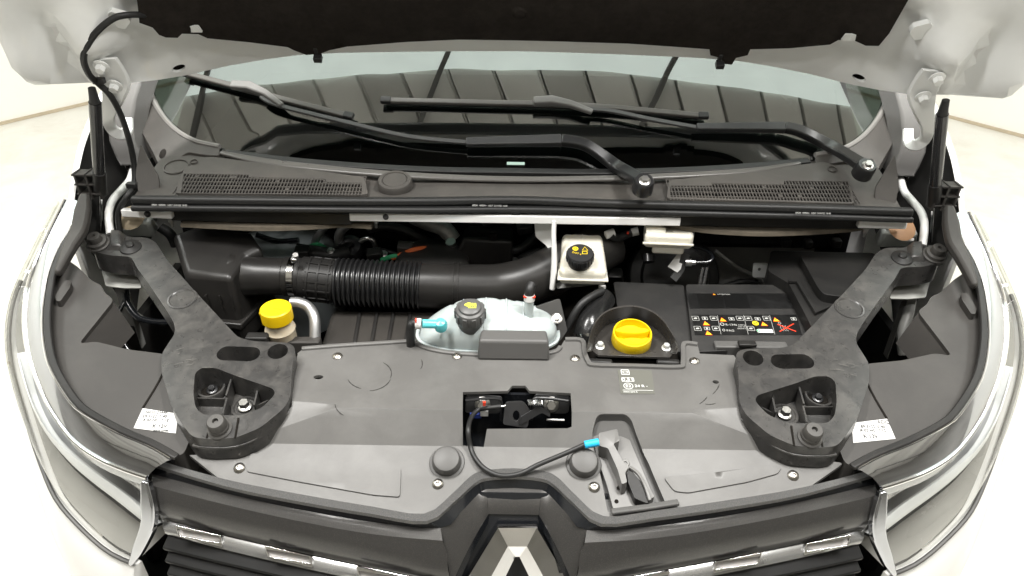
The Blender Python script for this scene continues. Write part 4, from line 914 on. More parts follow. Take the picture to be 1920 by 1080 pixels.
    # label print reads from the front
    if not s:
        tf = lambda px, py: frame(P(px, py, h=hL) + f[3] * .0018, f[3])
        text('print', 'K 12V', .010, tf(300, 800), INK, lb); text('print', '26010 2544R', .0075, tf(294, 774), INK, lb)
        for k, t in enumerate(('E9 3122  0 40', 'A 02 HC  7 12')): text('print', t, .0075, tf(291 + 1.5 * k, 781.5 + 7 * k), INK, lb)
        text('print', '26010 2544R', .005, tf(302, 808), INK, lb)
    else:
        fm = lambda px, py: frame((lambda q: V((-q.x, q.y, q.z)))(P(px, py, h=hL)) + V((0, f[3].y, f[3].z)) * .0018, V((0, f[3].y, f[3].z)))
        text('print', 'ADQ', .010, fm(275, 773), INK, lb); text('print', 'K 12V', .010, fm(298, 800), INK, lb)
        for k, t in enumerate(('E9 3122  0 40', 'A 02 HC  7 12')): text('print', t, .0075, fm(294, 782 + 7 * k), INK, lb)
    # front wing panel / bumper under the lamp
    bp = T('bumper_corner', ('white painted bumper corner under the headlight beside the washer filler side' if not s else 'white painted bumper corner under the headlight on the fuse box side'), 'bumper', P(150, 1000, z=.4), 'bumper corners')
    rr = [[d + V((.004, .010, -.012)), d + V((-.002, -.004, -.010)), d + V((-.006, -.018, -.035)), d + V((-.012, -.035, -.12)), V((d.x - .012, d.y - .04, .35)), V((d.x + .01, d.y + .02, .35))] for d in D[2:]]
    m = M(); m.loft(rr); m.obj('painted_panel', WHITE, bp, sharp=50)
MIR = False

# ------------------------------------------------------------------ grille
gr = T('grille', 'graphite front grille with chrome strips, a central hump and a chrome diamond emblem', 'grille', (0, .85, .5))
def RL(pts, zs): return [P(a, b, z=z) for (a, b), z in zip(pts, zs)]
def sym(pts): return pts + [V((-p.x, p.y, p.z)) for p in reversed(pts[:-1])]
def fixc(pts): pts[-1] = V((0, pts[-1].y, pts[-1].z)); return pts
n9 = 9
r0 = fixc(RL(R0, [.937] * 4 + [.937, .939, .941, .942, .942]))
r1 = fixc(RL([(272, 866), (420, 911), (560, 940), (700, 964), (800, 977), (851, 941), (889, 907), (913, 896), (967, 893)], [.937] * 5 + [.939, .941, .942, .942]))
r2 = fixc(RL([(287, 889), (420, 924), (560, 955), (700, 979), (826, 990), (864, 960), (897, 926), (912, 917), (967, 915)], [.918] * 4 + [.917, .919, .920, .922, .922]))
dz = V((0, 0, -.02))
def edgeL(a, b, k): return [x.lerp(y, k) for x, y in zip(a, b)]
S = lambda pts: catmull(sym(pts), 3)
m = M(); rr = [S(r0), S(r1)]
back = [p + V((0, .012, -.018)) for p in rr[0]]
ring = [[back[i], rr[0][i], rr[1][i], rr[1][i] + V((0, -.001, -.006))] for i in range(len(back))]
m.loft(ring, closed=False); m.obj('top_ledge', LEDGE, gr, sharp=30)
m = M(); a, b = S([p + V((0, .001, -.004)) for p in r1]), S(r2); m.loft([a, b], closed=False); m.obj('groove_face', GLOSSB, gr)
# side bands (left half then mirrored)
for s in (0, 1):
    MIR = bool(s)
    t0 = r2[:5]
    mid = RL([(290, 925), (420, 958), (560, 990), (700, 1016), (838, 1030)], [.900, .900, .899, .898, .892])
    mid = [p + V((0, -.008, .004)) for p in mid]
    r4 = RL([(300, 968), (420, 1000), (560, 1032), (700, 1062), (845, 1092)], [.862, .862, .860, .858, .85])
    r5 = RL([(300, 972), (420, 1003), (560, 1035), (700, 1065), (842, 1095)], [.850, .85, .848, .845, .84])
    q = lambda r: catmull(r, 4)
    m = M(); m.loft([q(t0), q([a.lerp(b, .45) + V((0, -.008, .005)) for a, b in zip(t0, mid)]), q(mid), q([a.lerp(b, .5) + V((0, -.006, 0)) for a, b in zip(mid, r4)]), q(r4), q(r5)], closed=False); m.obj('side_band', BAND, gr, sharp=50)
    # hump flank between the side band and the emblem recess
    fl = [r2[4:8], None]
    inn = RL([(849, 1092), (872, 1042), (899, 992), (916, 964)], [.842, .865, .885, .893])
    midf = [x.lerp(y, .5) + V((0, -.006, .002)) for x, y in zip(r2[4:8], inn)]
    m = M(); m.loft([q(r2[4:8]), q(midf), q(inn)], closed=False); m.obj('hump_flank', BAND, gr, sharp=50)
    m = M(); tri = [t0[4], mid[4], r4[4], inn[0]]; m.loft([[t0[4], mid[4], r4[4]], [t0[4].lerp(inn[0], .02), mid[4].lerp(inn[0], .4), inn[0]]], closed=False); m.obj('hump_corner', BAND, gr)
    # recess side wall
    m = M(); m.loft([inn, [p + V((.010, .012, -.010)) for p in inn], [p + V((.012, .05, -.02)) for p in inn]], closed=False); m.obj('recess_wall', GLOSSB, gr)
    # chrome strip with raised window frames
    c0 = RL([(304, 974), (420, 1004), (560, 1037), (700, 1067), (800, 1088)], [.851] * 5); c1 = RL([(310, 1000), (420, 1030), (560, 1063), (700, 1093), (800, 1114)], [.838] * 5)
    m = M(); m.loft([q(c0), q([a.lerp(b, .5) + V((0, -.004, .002)) for a, b in zip(c0, c1)]), q(c1), q([p + V((0, .004, -.008)) for p in c1])], closed=False); m.obj('chrome_strip', mat('satin_chrome', (.40, .40, .395), .25, metal=.8) if 'satin_chrome' not in bpy.data.materials else bpy.data.materials['satin_chrome'], gr, sharp=50)
    for x0, x1 in ((330, 415), (497, 584), (668, 765)):
        def yy(x): return 974 + (x - 304) * .2295
        f = frame(P((x0 + x1) / 2, yy((x0 + x1) / 2) + 15, z=.846) + V((0, -.012, .005)), (0, -.75, .66), (0, 0, 1))
        po = rnd(PF(f, [(x0, yy(x0) + 4), (x1, yy(x1) + 4), (x1 + 3, yy(x1) + 25), (x0 + 6, yy(x0) + 25)]), .002)
        cx = sum(p[0] for p in po) / len(po); cy = sum(p[1] for p in po) / len(po)
        ho = [(cx + (p[0] - cx) * .92, cy + (p[1] - cy) * .66) for p in po]
        m = M(); m.fsheet(f, po, [ho], th=.008, top=.003); w = m.obj('chrome_window', CHROME, gr, bevel=.001)
        m = M(); m.fsheet(f, ho, th=.002, top=-.004); m.obj('window_pane', PANEM, w)
    # dark slats below
    for k in range(5):
        o = 34 + k * 24
        m = M(); m.ribbon([P(314 + k * 4, 982 + o, z=.82 - .02 * k), P(420, 1008 + o, z=.82 - .02 * k), P(560, 1040 + o, z=.82 - .02 * k), P(700, 1070 + o, z=.82 - .02 * k), P(870, 1106 + o, z=.82 - .02 * k)], .028, .008, up=(0, -.5, .85), sm=3); m.obj('slat', SLATM, gr, bevel=.002)
    m = M(); m.hexa([(-.61, .93, .5), (0, .86, .5), (0, .95, .5), (-.61, 1.0, .5)], [(-.61, .95, .86), (0, .885, .86), (0, .95, .86), (-.61, 1.0, .86)]); m.obj('grille_back', FELT, gr)
MIR = False
tp = [P(916, 964, z=.893)]; tp = [tp[0], V((0, tp[0].y, .893)), V((-tp[0].x, tp[0].y, .893))]
rid = [r2[7], r2[8], V((-r2[7].x, r2[7].y, r2[7].z))]
m = M(); m.loft([rid, [x.lerp(y, .5) + V((0, -.003, .003)) for x, y in zip(rid, tp)], tp], closed=False); m.obj('hump_top', BAND, gr)
m = M(); m.loft([tp, [p + V((0, .02, -.012)) for p in tp], [p + V((0, .05, -.02)) for p in tp]], closed=False); m.obj('recess_top', GLOSSB, gr)
# emblem
eo = P(970, 988, z=.889); fe_ = frame(eo, (0, -.86, .51), (0, 0, 1))
ep = lambda pts: [(lambda t: (t[0], t[1]))(to2(fe_, P(a, b, pl=(fe_[0], fe_[3])))) for a, b in pts]
outer = ep([(933, 987), (1007, 987), (1092, 1130), (1006, 1275), (934, 1275), (846, 1130)]); inner = ep([(966, 1044), (974, 1044), (1016, 1130), (974, 1218), (966, 1218), (924, 1130)])
rg = [((a[0] * .42 + b[0] * .58), (a[1] * .42 + b[1] * .58)) for a, b in zip(outer, inner)]
Z = lambda l, z: [to3(fe_, (p[0], p[1], z)) for p in l]
m = M(); m.loft([Z(outer, -.012), Z(outer, .0), Z([(o[0] * .95 + r[0] * .05, o[1] * .95 + r[1] * .05) for o, r in zip(outer, rg)], .003), Z(rg, .011), Z(inner, .0), Z(inner, -.012)], cap=False); m.obj('emblem', CHROME, gr, sharp=15, label='chrome diamond emblem')
m = M(); m.fsheet(fe_, [(-.16, -.26), (.16, -.26), (.16, .05), (-.16, .05)], th=.004, top=-.02); m.obj('emblem_backing', GLOSSB, gr)

# ------------------------------------------------------------------ air filter box and intake duct
ab = T('air_filter_box', 'black plastic air filter box with round outlet behind the brace', 'air filter box', P(400, 560, z=.86))
tp_ = [P(322, 436, z=1.085), P(372, 420, z=1.09), P(470, 432, z=1.09), P(494, 466, z=1.065), P(462, 478, z=1.06), P(432, 522, z=1.045), P(345, 514, z=1.045)]
c = sum(tp_, V((0, 0, 0))) / len(tp_)
m = M(); m.loft([[V((p.x + .0, p.y + .01, .86)) for p in tp_], [p + V((0, 0, -.012)) for p in tp_], [p.lerp(c, .05) + V((0, 0, .0)) for p in tp_]]); m.obj('housing', AIRBOX, ab, bevel=.012, seg=4)
m = M(); cl = [V((p.x, p.y, .935)) + (p - c).normalized() * .010 for p in tp_]; m.loft([[V((p.x, p.y, .918)) for p in cl], cl]); m.obj('lid_flange', AIRBOX, ab, bevel=.003)
for px in (392, 418, 440):
    p = P(px, 578, y=1.335); m = M(); m.box(p, .003, .012, .035); m.obj('flange_rib', AIRBOX, ab)
AY = 1.40
a0, a1 = P(440, 516, y=AY), P(547, 519, y=AY); ax = (a1 - a0).normalized(); L = (a1 - a0).length
m = M(); m.lathe([(0, 0), (.054, 0), (.046, L * .25), (.042, L * .45), (.0415, L * .88), (.044, L * .9), (.044, L), (0, L)], frame(a0, ax, (0, 0, 1)), 40); m.obj('outlet_neck', AIRBOX, ab)
hc_ = T('hose_clamp', 'bright worm-drive clamp round the neck of the corrugated intake hose', 'hose clamp', P(551, 545, y=AY - .04))
p = P(547, 519, y=AY); m = M(); m.lathe([(.0450, 0), (.0465, 0), (.0465, .013), (.0450, .013)], frame(p, ax, (0, 0, 1)), 40); m.obj('band', CHROME, hc_)
q = P(553, 489, y=AY - .03); m = M(); m.box(q, .014, .014, .012, frame(q, (0, -.4, .9))); m.obj('worm_housing', SATIN, hc_, bevel=.003)
m = M(); q = P(555, 484, y=AY - .03); m.tube([q, q + V((.002, -.006, .012))], .0058, 12, 0); m.obj('worm_screw', ZINC, hc_)
dt = T('intake_hose', 'thick black corrugated intake hose curving across the bay behind the coolant tank', 'intake hose', P(790, 580, y=AY))
b0, b1 = P(556, 520, y=AY), P(629, 528, y=AY); ax = (b1 - b0).normalized(); L = (b1 - b0).length
fr_ = frame(b0, ax, (0, 0, 1)); m = M(); m.lathe([(.044, 0), (.0445, L * .12), (.048, L * .14), (.048, L), (.04, L)], fr_, 40); cuff = m.obj('cuff', BLACK, dt)
for k in range(3):
    z = L * (.36 + .26 * k); m = M(); m.lathe([(.047, z - .002), (.0505, z - .002), (.0505, z + .002), (.047, z + .002)], fr_, 40); m.obj('cuff_ring', BLACK, cuff)
for k in range(14):
    a = 2 * pi * k / 14; d = fr_[1] * cos(a) + fr_[2] * sin(a); m = M(); m.ribbon([b0 + ax * L * .3 + d * .046, b0 + ax * L * .95 + d * .046], .004, .0045, up=d, sm=0); m.obj('cuff_bar', BLACK, cuff)
b2 = P(792, 536, y=AY); ax2 = (b2 - b1).normalized(); L2_ = (b2 - b1).length; prof = []; NR = 18
for k in range(NR):
    z0 = L2_ * k / NR; u = L2_ / NR
    for t, r in ((.0, .0455), (.10, .0455), (.26, .0515), (.42, .0535), (.58, .0535), (.74, .0515), (.9, .0455)): prof.append((r, z0 + t * u))
m = M(); m.lathe(prof, frame(b1, ax2, (0, 0, 1)), 48); m.obj('corrugated_section', mat('hose_rubber', (.013, .013, .0135), .30, var=.15, spec=.6), dt, sharp=60)
pp_ = [b2 - ax2 * .004, P(830, 537, y=AY), P(880, 539, y=AY), P(940, 538, y=AY + .005), P(1000, 524, y=AY + .01), P(1050, 500, y=AY + .03), P(1100, 476, y=AY + .06), P(1140, 455, y=AY + .10)]
m = M(); m.tube(pp_, [.050, .056], 40, 8); m.obj('smooth_duct', AIRBOX, dt)
for px in (849, 858):
    f = frame(P(px, 538, y=AY), ax2, (0, 0, 1)); m = M(); m.lathe([(.047, -.002), (.054, -.002), (.054, .003), (.047, .003)], f, 40); m.obj('joint_ring', AIRBOX, dt)

# engine top cover below the hose
ec = T('engine_top_cover', 'dark ribbed engine top cover below the corrugated intake hose', 'engine cover', P(700, 640, z=.80))
q = [P(600, 648, z=.93), P(830, 660, z=.93), P(820, 582, z=.93), P(622, 580, z=.93)]
m = M(); m.hexa([p + V((0, 0, -.14)) for p in q], q); m.obj('body', mat('brown_black_plastic', (.030, .027, .024), .5, var=.15, dust=.4, dustc=(.06, .054, .047)), ec, bevel=.012, seg=3)
for x in (675, 707, 738, 770):
    m = M(); m.ribbon([P(x, 588, z=.931), P(x - 10, 645, z=.931)], .008, .005, sm=0); m.obj('rib', BLACK, ec, bevel=.002)
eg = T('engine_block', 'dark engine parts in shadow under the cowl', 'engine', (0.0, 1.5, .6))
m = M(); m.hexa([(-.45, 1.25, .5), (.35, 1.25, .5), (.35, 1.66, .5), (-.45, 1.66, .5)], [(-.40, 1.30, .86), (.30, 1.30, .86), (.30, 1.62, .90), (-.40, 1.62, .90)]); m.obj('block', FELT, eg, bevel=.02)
m = M(); m.hexa([P(842, 508, y=1.50), P(960, 514, y=1.50), P(966, 470, y=1.60), P(850, 466, y=1.60)], [P(868, 446, y=1.50), P(962, 452, y=1.50), P(960, 424, y=1.58), P(876, 422, y=1.58)]); m.obj('coil_cover', AIRBOX, eg, bevel=.008, seg=3)
m = M(); p = P(924, 449, y=1.495); m.box(p, .018, .008, .016); m.obj('cover_clip', FELT, eg, bevel=.001)
for pts, r, mt in (([(588, 470), (592, 450), (606, 430), (622, 412)], .009, ALU), ([(640, 480), (636, 455), (636, 440), (646, 426), (662, 416)], .011, ALU), ([(664, 480), (668, 462), (684, 448), (700, 452), (708, 484)], .0065, SATIN)):
    m = M(); m.tube([P(a, b, y=1.56) for a, b in pts], r, 14, 6); m.obj('steel_pipe', mt, eg)
m = M(); m.tube([P(775, 405, y=1.6), P(800, 416, y=1.58), P(832, 428, y=1.56), P(850, 450, y=1.55)], .020, 16, 6); m.obj('heat_sleeve', HEATSH, eg)
m = M(); m.tube([P(735, 484, y=1.5), P(752, 478, y=1.5), P(778, 468, y=1.5), P(806, 466, y=1.52), P(830, 474, y=1.54)], .006, 8, 5); m.obj('orange_harness', ORANGEW, eg)
m = M(); m.tube([P(715, 488, y=1.5), P(735, 481, y=1.5), P(755, 480, y=1.5)], .006, 8, 5); m.obj('green_harness', GREENW, eg)
m = M(); m.tube([P(575, 464, y=1.55), P(595, 458, y=1.55), P(612, 468, y=1.55), P(612, 486, y=1.55)], .005, 8, 5); m.obj('green_harness', GREENW, eg)
for pts, r in (([(556, 470), (590, 474), (630, 478), (660, 470)], .018), ([(960, 500), (990, 480), (1020, 470)], .013), ([(935, 470), (975, 466), (1010, 440), (1030, 425)], .010), ([(300, 425), (320, 440), (330, 460)], .012)):
    m = M(); m.tube([P(a, b, y=1.54) for a, b in pts], r, 14, 5); m.obj('black_hose', RUBBER, eg)
m = M(); q = P(850, 470, y=1.53); m.tube([q, q + V((-.005, -.01, .03))], .012, 12, 0); m.obj('metal_union', ZINC, eg)
m = M(); f = frame(P(810, 490, y=1.48), (0, -.2, 1)); m.lathe([(.09, -.03), (.085, .0), (.07, .012), (0, .016)], f, 28); m.obj('round_cover', BLACK, eg)
# turbo pipe group between tank and oil filler
m = M(); m.tube([P(1060, 620, y=1.26), P(1090, 570, y=1.28), P(1130, 545, y=1.32)], .008, 10, 5); m.obj('thin_hose', RUBBER, eg)
m = M(); m.tube([P(1098, 640, y=1.24), P(1105, 610, y=1.26), P(1118, 582, y=1.30), P(1130, 560, y=1.34)], .028, 18, 5); m.obj('ribbed_hose', mat('shiny_black_hose', (.012, .012, .012), .22, bump=.6, bscale=90), eg)
m = M(); f = frame(P(1102, 612, y=1.255) + V((0, -.02, 0)), (.15, -.5, -.8)); m.lathe([(.028, 0), (.031, 0), (.031, .006), (.028, .006)], f, 24); m.obj('hose_band', CHROME, eg)
m = M(); f = frame(P(1040, 590, y=1.24), (.3, -.8, .5), (0, 0, 1)); m.fsheet(f, rnd(PF(f, [(1005, 575), (1050, 560), (1064, 620), (1050, 640)]), .004), th=.01); m.obj('steel_bracket', mat('dull_steel', (.09, .088, .085), .45, metal=.5), eg, bevel=.002)
m = M(); m.bolt(frame(P(1044, 597, y=1.225), (0, -.5, .85)), .008); m.obj('bolt', ZINC, eg)

for pts, r, mt in (([(612, 498), (660, 474), (720, 470), (760, 486)], .006, RUBBER), ([(780, 440), (806, 452), (830, 446), (846, 462)], .008, RUBBER), ([(690, 430), (720, 424), (760, 432), (790, 448)], .011, RUBBER), ([(975, 430), (985, 450), (975, 470), (990, 486)], .006, GLOSSB), ([(905, 420), (930, 414), (960, 418)], .007, RUBBER), ([(480, 440), (520, 452), (560, 450)], .007, GLOSSB), ([(1340, 470), (1380, 500), (1420, 520), (1440, 540)], .005, BARE), ([(1350, 540), (1390, 528), (1420, 530)], .007, RUBBER)):
    m = M(); m.tube([P(a, b, y=1.57 if a < 1100 else 1.60) for a, b in pts], r, 10, 6); m.obj('small_hose', mt, eg)
for px, py, mt in ((570, 478, BLACK), (705, 482, BLACK), (760, 470, LIDM), (985, 432, BLACK), (830, 486, DARKST)):
    p = P(px, py, y=1.52); m = M(); m.box(p, .035, .025, .022, frame(p, (random.uniform(-.2, .2), -.3, .9))); m.obj('plug_connector', mt, eg, bevel=.003)
for px, py in ((620, 470), (720, 476), (880, 500), (965, 488), (775, 460)):
    p = P(px, py, y=1.53); m = M(); m.bolt(frame(p, (0, -.4, .9)), .006); m.obj('bolt', ZINC, eg)
m = M(); f = frame(P(655, 462, y=1.55), (0, -.5, .85)); m.lathe([(.032, -.02), (.032, .0), (.028, .006), (.012, .008), (.012, .016), (0, .016)], f, 24); m.obj('sensor_body', DARKST, eg)
# ------------------------------------------------------------------ washer filler
wf = T('washer_filler', 'ivory washer filler neck with round yellow cap beside a bent metal pipe', 'filler neck', P(527, 640, z=.93))
wb = P(527, 622, z=.972); wn = V((0, -.12, .99)); f = frame(wb, wn)
m = M(); m.lathe([(0, -.06), (.029, -.06), (.029, .006), (.031, .010), (.026, .020), (.0255, .044), (0, .044)], f, 32); m.obj('neck', NECK, wf)
f2 = frame(wb + wn * .040 + V((0, 0, 0)), (0, -.06, .998))
m = M(); m.lathe([(.0, -.004), (.0315, -.004), (.0315, .018), (.0308, .022), (.0285, .024), (.010, .0242), (0, .024)], f2, 40); cap = m.obj('cap', YELLOW, wf)
m = M(); m.box(to3(f2, (-.0315, 0, .006)), .005, .012, .008, f2); m.obj('cap_tab', YELLOW, cap, bevel=.002)
m = M(); m.box(to3(f2, (.006, -.004, .0235)), .022, .002, .0012, frame(f2[0], f2[3], (.3, 1, 0))); m.obj('cap_seam', YELLOW, cap)
m = M(); m.tube([P(546, 567, z=1.01), P(562, 568, z=1.01), P(580, 578, z=1.0), P(590, 600, z=.985), P(590, 650, z=.94)], .0115, 18, 8)
tag(m.obj('coolant_pipe', ALU), 'bent silver aluminium pipe beside the yellow-capped filler neck', 'pipe')
sc_ = T('slam_bracket', 'grey plastic bracket box in front of the yellow-capped filler neck', 'bracket', P(500, 640, z=.9))
for px0, px1, py, z, mt in ((458, 500, 634, .985, BLACK), (470, 598, 642, .962, LIDM)):
    a, b = P(px0, py, z=z), P(px1, py, z=z); m = M(); m.hexa([a + V((0, 0, -.03)), b + V((0, 0, -.03)), b + V((0, .022, -.03)), a + V((0, .022, -.03))], [a, b, b + V((0, .022, 0)), a + V((0, .022, 0))]); m.obj('box', mt, sc_, bevel=.003)
sc2 = T('slam_bracket', 'grey plastic bracket lip between the brace and the cover with warning symbols', 'bracket', P(1420, 650, z=.9))
a, b = P(1342, 650, z=.99), P(1480, 652, z=.99); m = M(); m.hexa([a + V((0, 0, -.03)), b + V((0, 0, -.03)), b + V((0, .022, -.03)), a + V((0, .022, -.03))], [a, b, b + V((0, .022, 0)), a + V((0, .022, 0))]); m.obj('box', GREYD, sc2, bevel=.003)
m = M(); p = P(1400, 648, z=.995); m.box(p, .035, .016, .008); m.obj('clip', BLACK, sc2, bevel=.002)

# ------------------------------------------------------------------ coolant tank
ct = T('coolant_tank', 'milky white coolant expansion tank with dark grey screw cap', 'coolant tank', P(915, 650, z=.96))
cc = P(915, 619, z=1.000); SX, SY, SZ = .138, .062, .040
def spw(v, e): return math.copysign(abs(v) ** e, v)
NU, NV = 144, 40; rings = []
for j in range(NV + 1):
    ph = -pi / 2 + pi * j / NV; rg_ = []
    for i in range(NU):
        th_ = 2 * pi * i / NU; x = SX * spw(cos(ph), .55) * spw(cos(th_), .75); y = SY * spw(cos(ph), .55) * spw(sin(th_), .75); z = SZ * spw(sin(ph), .8)
        g = 1 - .055 * sum(math.exp(-((x - gx) / .0045) ** 2) for gx in (-.072, -.028, .022, .050, .088)) + .03 * math.exp(-((x + .0) / .02) ** 2)
        z2 = z * g + (.012 * (1 - (x / SX) ** 2) if z > 0 else 0) - .018 * smooth((-x - .04) / .09) * (z > 0)
        rg_.append(cc + V((x, y * g, z2)))
    rings.append(rg_)
m = M(); m.loft(rings); m.obj('body', TRANSL, ct, sharp=70)
m = M(); fl = [[cc + V((x * SX * k, y * SY * k, z)) for x, y in [(spw(cos(2 * pi * i / 60), .75), spw(sin(2 * pi * i / 60), .75)) for i in range(60)]] for k, z in ((1.0, -.010), (1.05, -.010), (1.05, -.005), (1.0, -.005))]
m.loft(fl, loop=True); m.obj('seam_flange', TRANSL, ct)
for gx in (-.050, -.005, .036, .070):
    pts = []
    for j in range(17):
        th_ = -.15 - (pi - .3) * j / 16; w = sqrt(max(0, 1 - (gx / SX) ** 2))
        yv = SY * 1.0 * spw(cos(th_), .7) * w; zv = SZ * 1.03 * abs(sin(th_)) ** .7 * (w ** .5) + .001
        pts.append(cc + V((gx, -yv * 1.0, zv + .012 * (1 - (gx / SX) ** 2) - .018 * smooth((-gx - .04) / .09))))
    m = M(); m.tube(pts, .0022, 8, 2); m.obj('mould_seam', TRANSL, ct)
cn = V((0, -.22, .975)); cp_ = P(882, 596, z=1.055); f = frame(cp_, cn)
m = M(); prof = [(0, -.02), (.026, -.02), (.026, -.004), (.0275, -.002), (.0285, .004), (.0285, .022), (.0265, .026), (.022, .028), (.0205, .032), (.017, .034), (0, .0345)]
m.lathe(prof, f, 40); cap = m.obj('cap', mat('cap_grey', (.085, .084, .082), .42, var=.1), ct)
for k in range(10):
    a = 2 * pi * k / 10; d = f[1] * cos(a) + f[2] * sin(a); m = M(); m.ribbon([cp_ + d * .0275 + cn * .002, cp_ + d * .0275 + cn * .023], .010, .003, up=d, sm=0); m.obj('grip_rib', cap.data.materials[0], cap, bevel=.001)
def sym_hand(fr, par):
    m = M(); m.fsheet(fr, rnd([(-.011, .002), (-.004, .007), (.002, .0065), (.004, .003), (.004, -.002), (-.003, -.004), (-.007, -.002), (-.010, -.0005)], .001), th=.0003, top=.0003); m.obj('hand_symbol', PRINTLY, par)
    for k in range(3):
        x = .004 + .003 * k; m = M(); m.fsheet(fr, [(x, .006), (x + .0016, .006), (x + .0024, -.003), (x + .0008, -.003)], th=.0003, top=.0003); m.obj('steam_symbol', PRINTLY, par)
    m = M(); m.fsheet(fr, [(-.003, -.0055), (.0125, -.0055), (.0125, -.0070), (-.003, -.0070)], th=.0003, top=.0003); m.obj('line_symbol', PRINTLY, par)
sym_hand(frame(cp_ + cn * .0347, cn), cap)
# ports
p0, p1 = P(792, 607, z=1.06), P(826, 608, z=1.055)
m = M(); m.tube([p0, p1], .0085, 16, 0); m.lathe([(0, -.012), (.012, -.012), (.013, 0), (.009, .009), (0, .011)], frame(p1, (0, -.4, .9)), 20); m.obj('coolant_port', TURQ, ct)
pv = P(992, 578, z=1.06); m = M(); m.tube([pv + V((0, 0, -.02)), pv + V((.0, .0, .024))], .009, 16, 0); m.obj('bleed_port', TRANSL, ct)
qh = T('coolant_connector', 'black quick connector with red clip on the turquoise tank port', 'connector', P(772, 640, z=.97), 'hose connectors on the coolant tank')
m = M(); m.tube([P(790, 607, z=1.06), P(779, 607, z=1.06)], .0105, 16, 0); m.obj('collar', PAPER, qh)
m = M(); m.tube([P(782, 606, z=1.06), P(774, 607, z=1.058), P(770, 614, z=1.05), P(770, 640, z=1.01), P(772, 670, z=.97)], .0085, 14, 6); m.obj('elbow', RUBBER, qh)
m = M(); q = P(780, 603, z=1.07); m.box(q, .0025, .009, .005); m.obj('red_clip', PRINTR, qh)
qh = T('coolant_connector', 'black quick connector with red clip on the upright tank port', 'connector', pv + V((0, 0, .02)), 'hose connectors on the coolant tank')
m = M(); m.tube([pv + V((0, 0, .018)), pv + V((0, .002, .030))], .0105, 16, 0); m.obj('collar', PAPER, qh)
m = M(); m.tube([pv + V((0, .002, .028)), pv + V((0, .004, .040)), pv + V((.004, .015, .046))], .0095, 14, 4); m.obj('elbow', RUBBER, qh)
m = M(); m.box(pv + V((0, -.004, .028)), .023, .006, .0022); m.obj('red_clip', PRINTR, qh)

# ------------------------------------------------------------------ oil filler tray and cap
ot = T('oil_filler_tray', 'smoked black tray with raised rim and two bolts round the oil filler', 'tray', P(1185, 668, z=.97))
rimp = [(1100, 660), (1104, 640), (1113, 612), (1128, 592), (1150, 580), (1182, 575), (1214, 581), (1240, 598), (1260, 626), (1272, 652), (1268, 664)]
flp = [(1112, 658), (1114, 648), (1120, 630), (1134, 613), (1155, 605), (1184, 602), (1208, 605), (1228, 616), (1246, 634), (1257, 652), (1256, 662)]
ri = catmull([P(a, b, z=1.052 - .034 * smooth((b - 590) / 80)) for a, b in rimp], 5); fo = catmull([P(a, b, z=1.006) for a, b in flp], 5)
m = M(); m.loft([ri, fo], closed=False); m.loft([[p + V((.0, .004, .001)) for p in ri], ri], closed=False); m.loft([[p + V((0, .004, .001)) for p in ri], [p + V((0, .006, -.002)) for p in fo]], closed=False); m.obj('raised_rim', SMOKE, ot, sharp=50)
fx = [(p.x, p.y) for p in fo] + [(lambda p: (p.x, p.y))(P(a, b, z=1.006)) for a, b in ((1262, 664), (1256, 670), (1122, 666), (1116, 662))]
m = M(); m.sheet(fx, (), h=lambda x, y: 1.0065, th=.005); m.obj('floor', SMOKE, ot, bevel=.001)
for px, py in ((1125, 650), (1249, 653)):
    m = M(); m.bolt(frame(P(px, py, z=1.007), (0, -.1, .99)), .0068, .008, 1.35); m.obj('bolt', mat('pale_bolt', (.75, .76, .74), .4, metal=.6) if 'pale_bolt' not in bpy.data.materials else bpy.data.materials['pale_bolt'], ot)
for x0, x1 in ((1104, 1148), (1230, 1274)):
    a, b = P(x0, 682, z=.990), P(x1, 684, z=.990); m = M(); m.ribbon([a, b], .016, .010, sm=0); m.obj('foot', BLACK, ot, bevel=.004)
a, b = P(1102, 676, z=.985), P(1276, 680, z=.985); m = M(); m.ribbon([a + V((0, .01, -.004)), b + V((0, .01, -.004))], .05, .006, sm=0); m.obj('under_tray', FELT, ot)
oc = T('oil_filler_plug', 'bright yellow round oil filler cap with a grip bar in the smoked tray', 'oil cap', P(1182, 652, z=1.0))
on_ = V((0, -.2, .98)); ob = P(1183, 641, z=1.008); f = frame(ob, on_)
m = M(); m.lathe([(0, 0), (.0375, 0), (.0388, .003), (.038, .024), (.0368, .027), (.0345, .0272), (.0335, .012), (0, .010)], f, 44); body = m.obj('body', YELLOW2, oc)
m = M(); fb = frame(to3(f, (0, .006, .009)), on_); m.loft([[to3(fb, (x, y, z)) for x, y in ell((0, 0), .0335, .0085, 32)] for z in (0, .016)] + [[to3(fb, (x, y, .018)) for x, y in ell((0, 0), .032, .007, 32)]]); m.obj('grip_bar', YELLOW2, oc)
m = M(); fb = frame(to3(f, (0, -.019, .0102)), on_); m.loft([[to3(fb, (x, y, z)) for x, y in ell((0, 0), .025, .0095, 28)] for z in (0, .0115)] + [[to3(fb, (x, y, .0130)) for x, y in ell((0, 0), .0235, .008, 28)]]); m.obj('front_land', YELLOW2, oc)
text('print', 'OIL', .006, frame(to3(f, (0, -.019, .0234)), on_), mat('cap_print', (.35, .24, .01), .5), body)

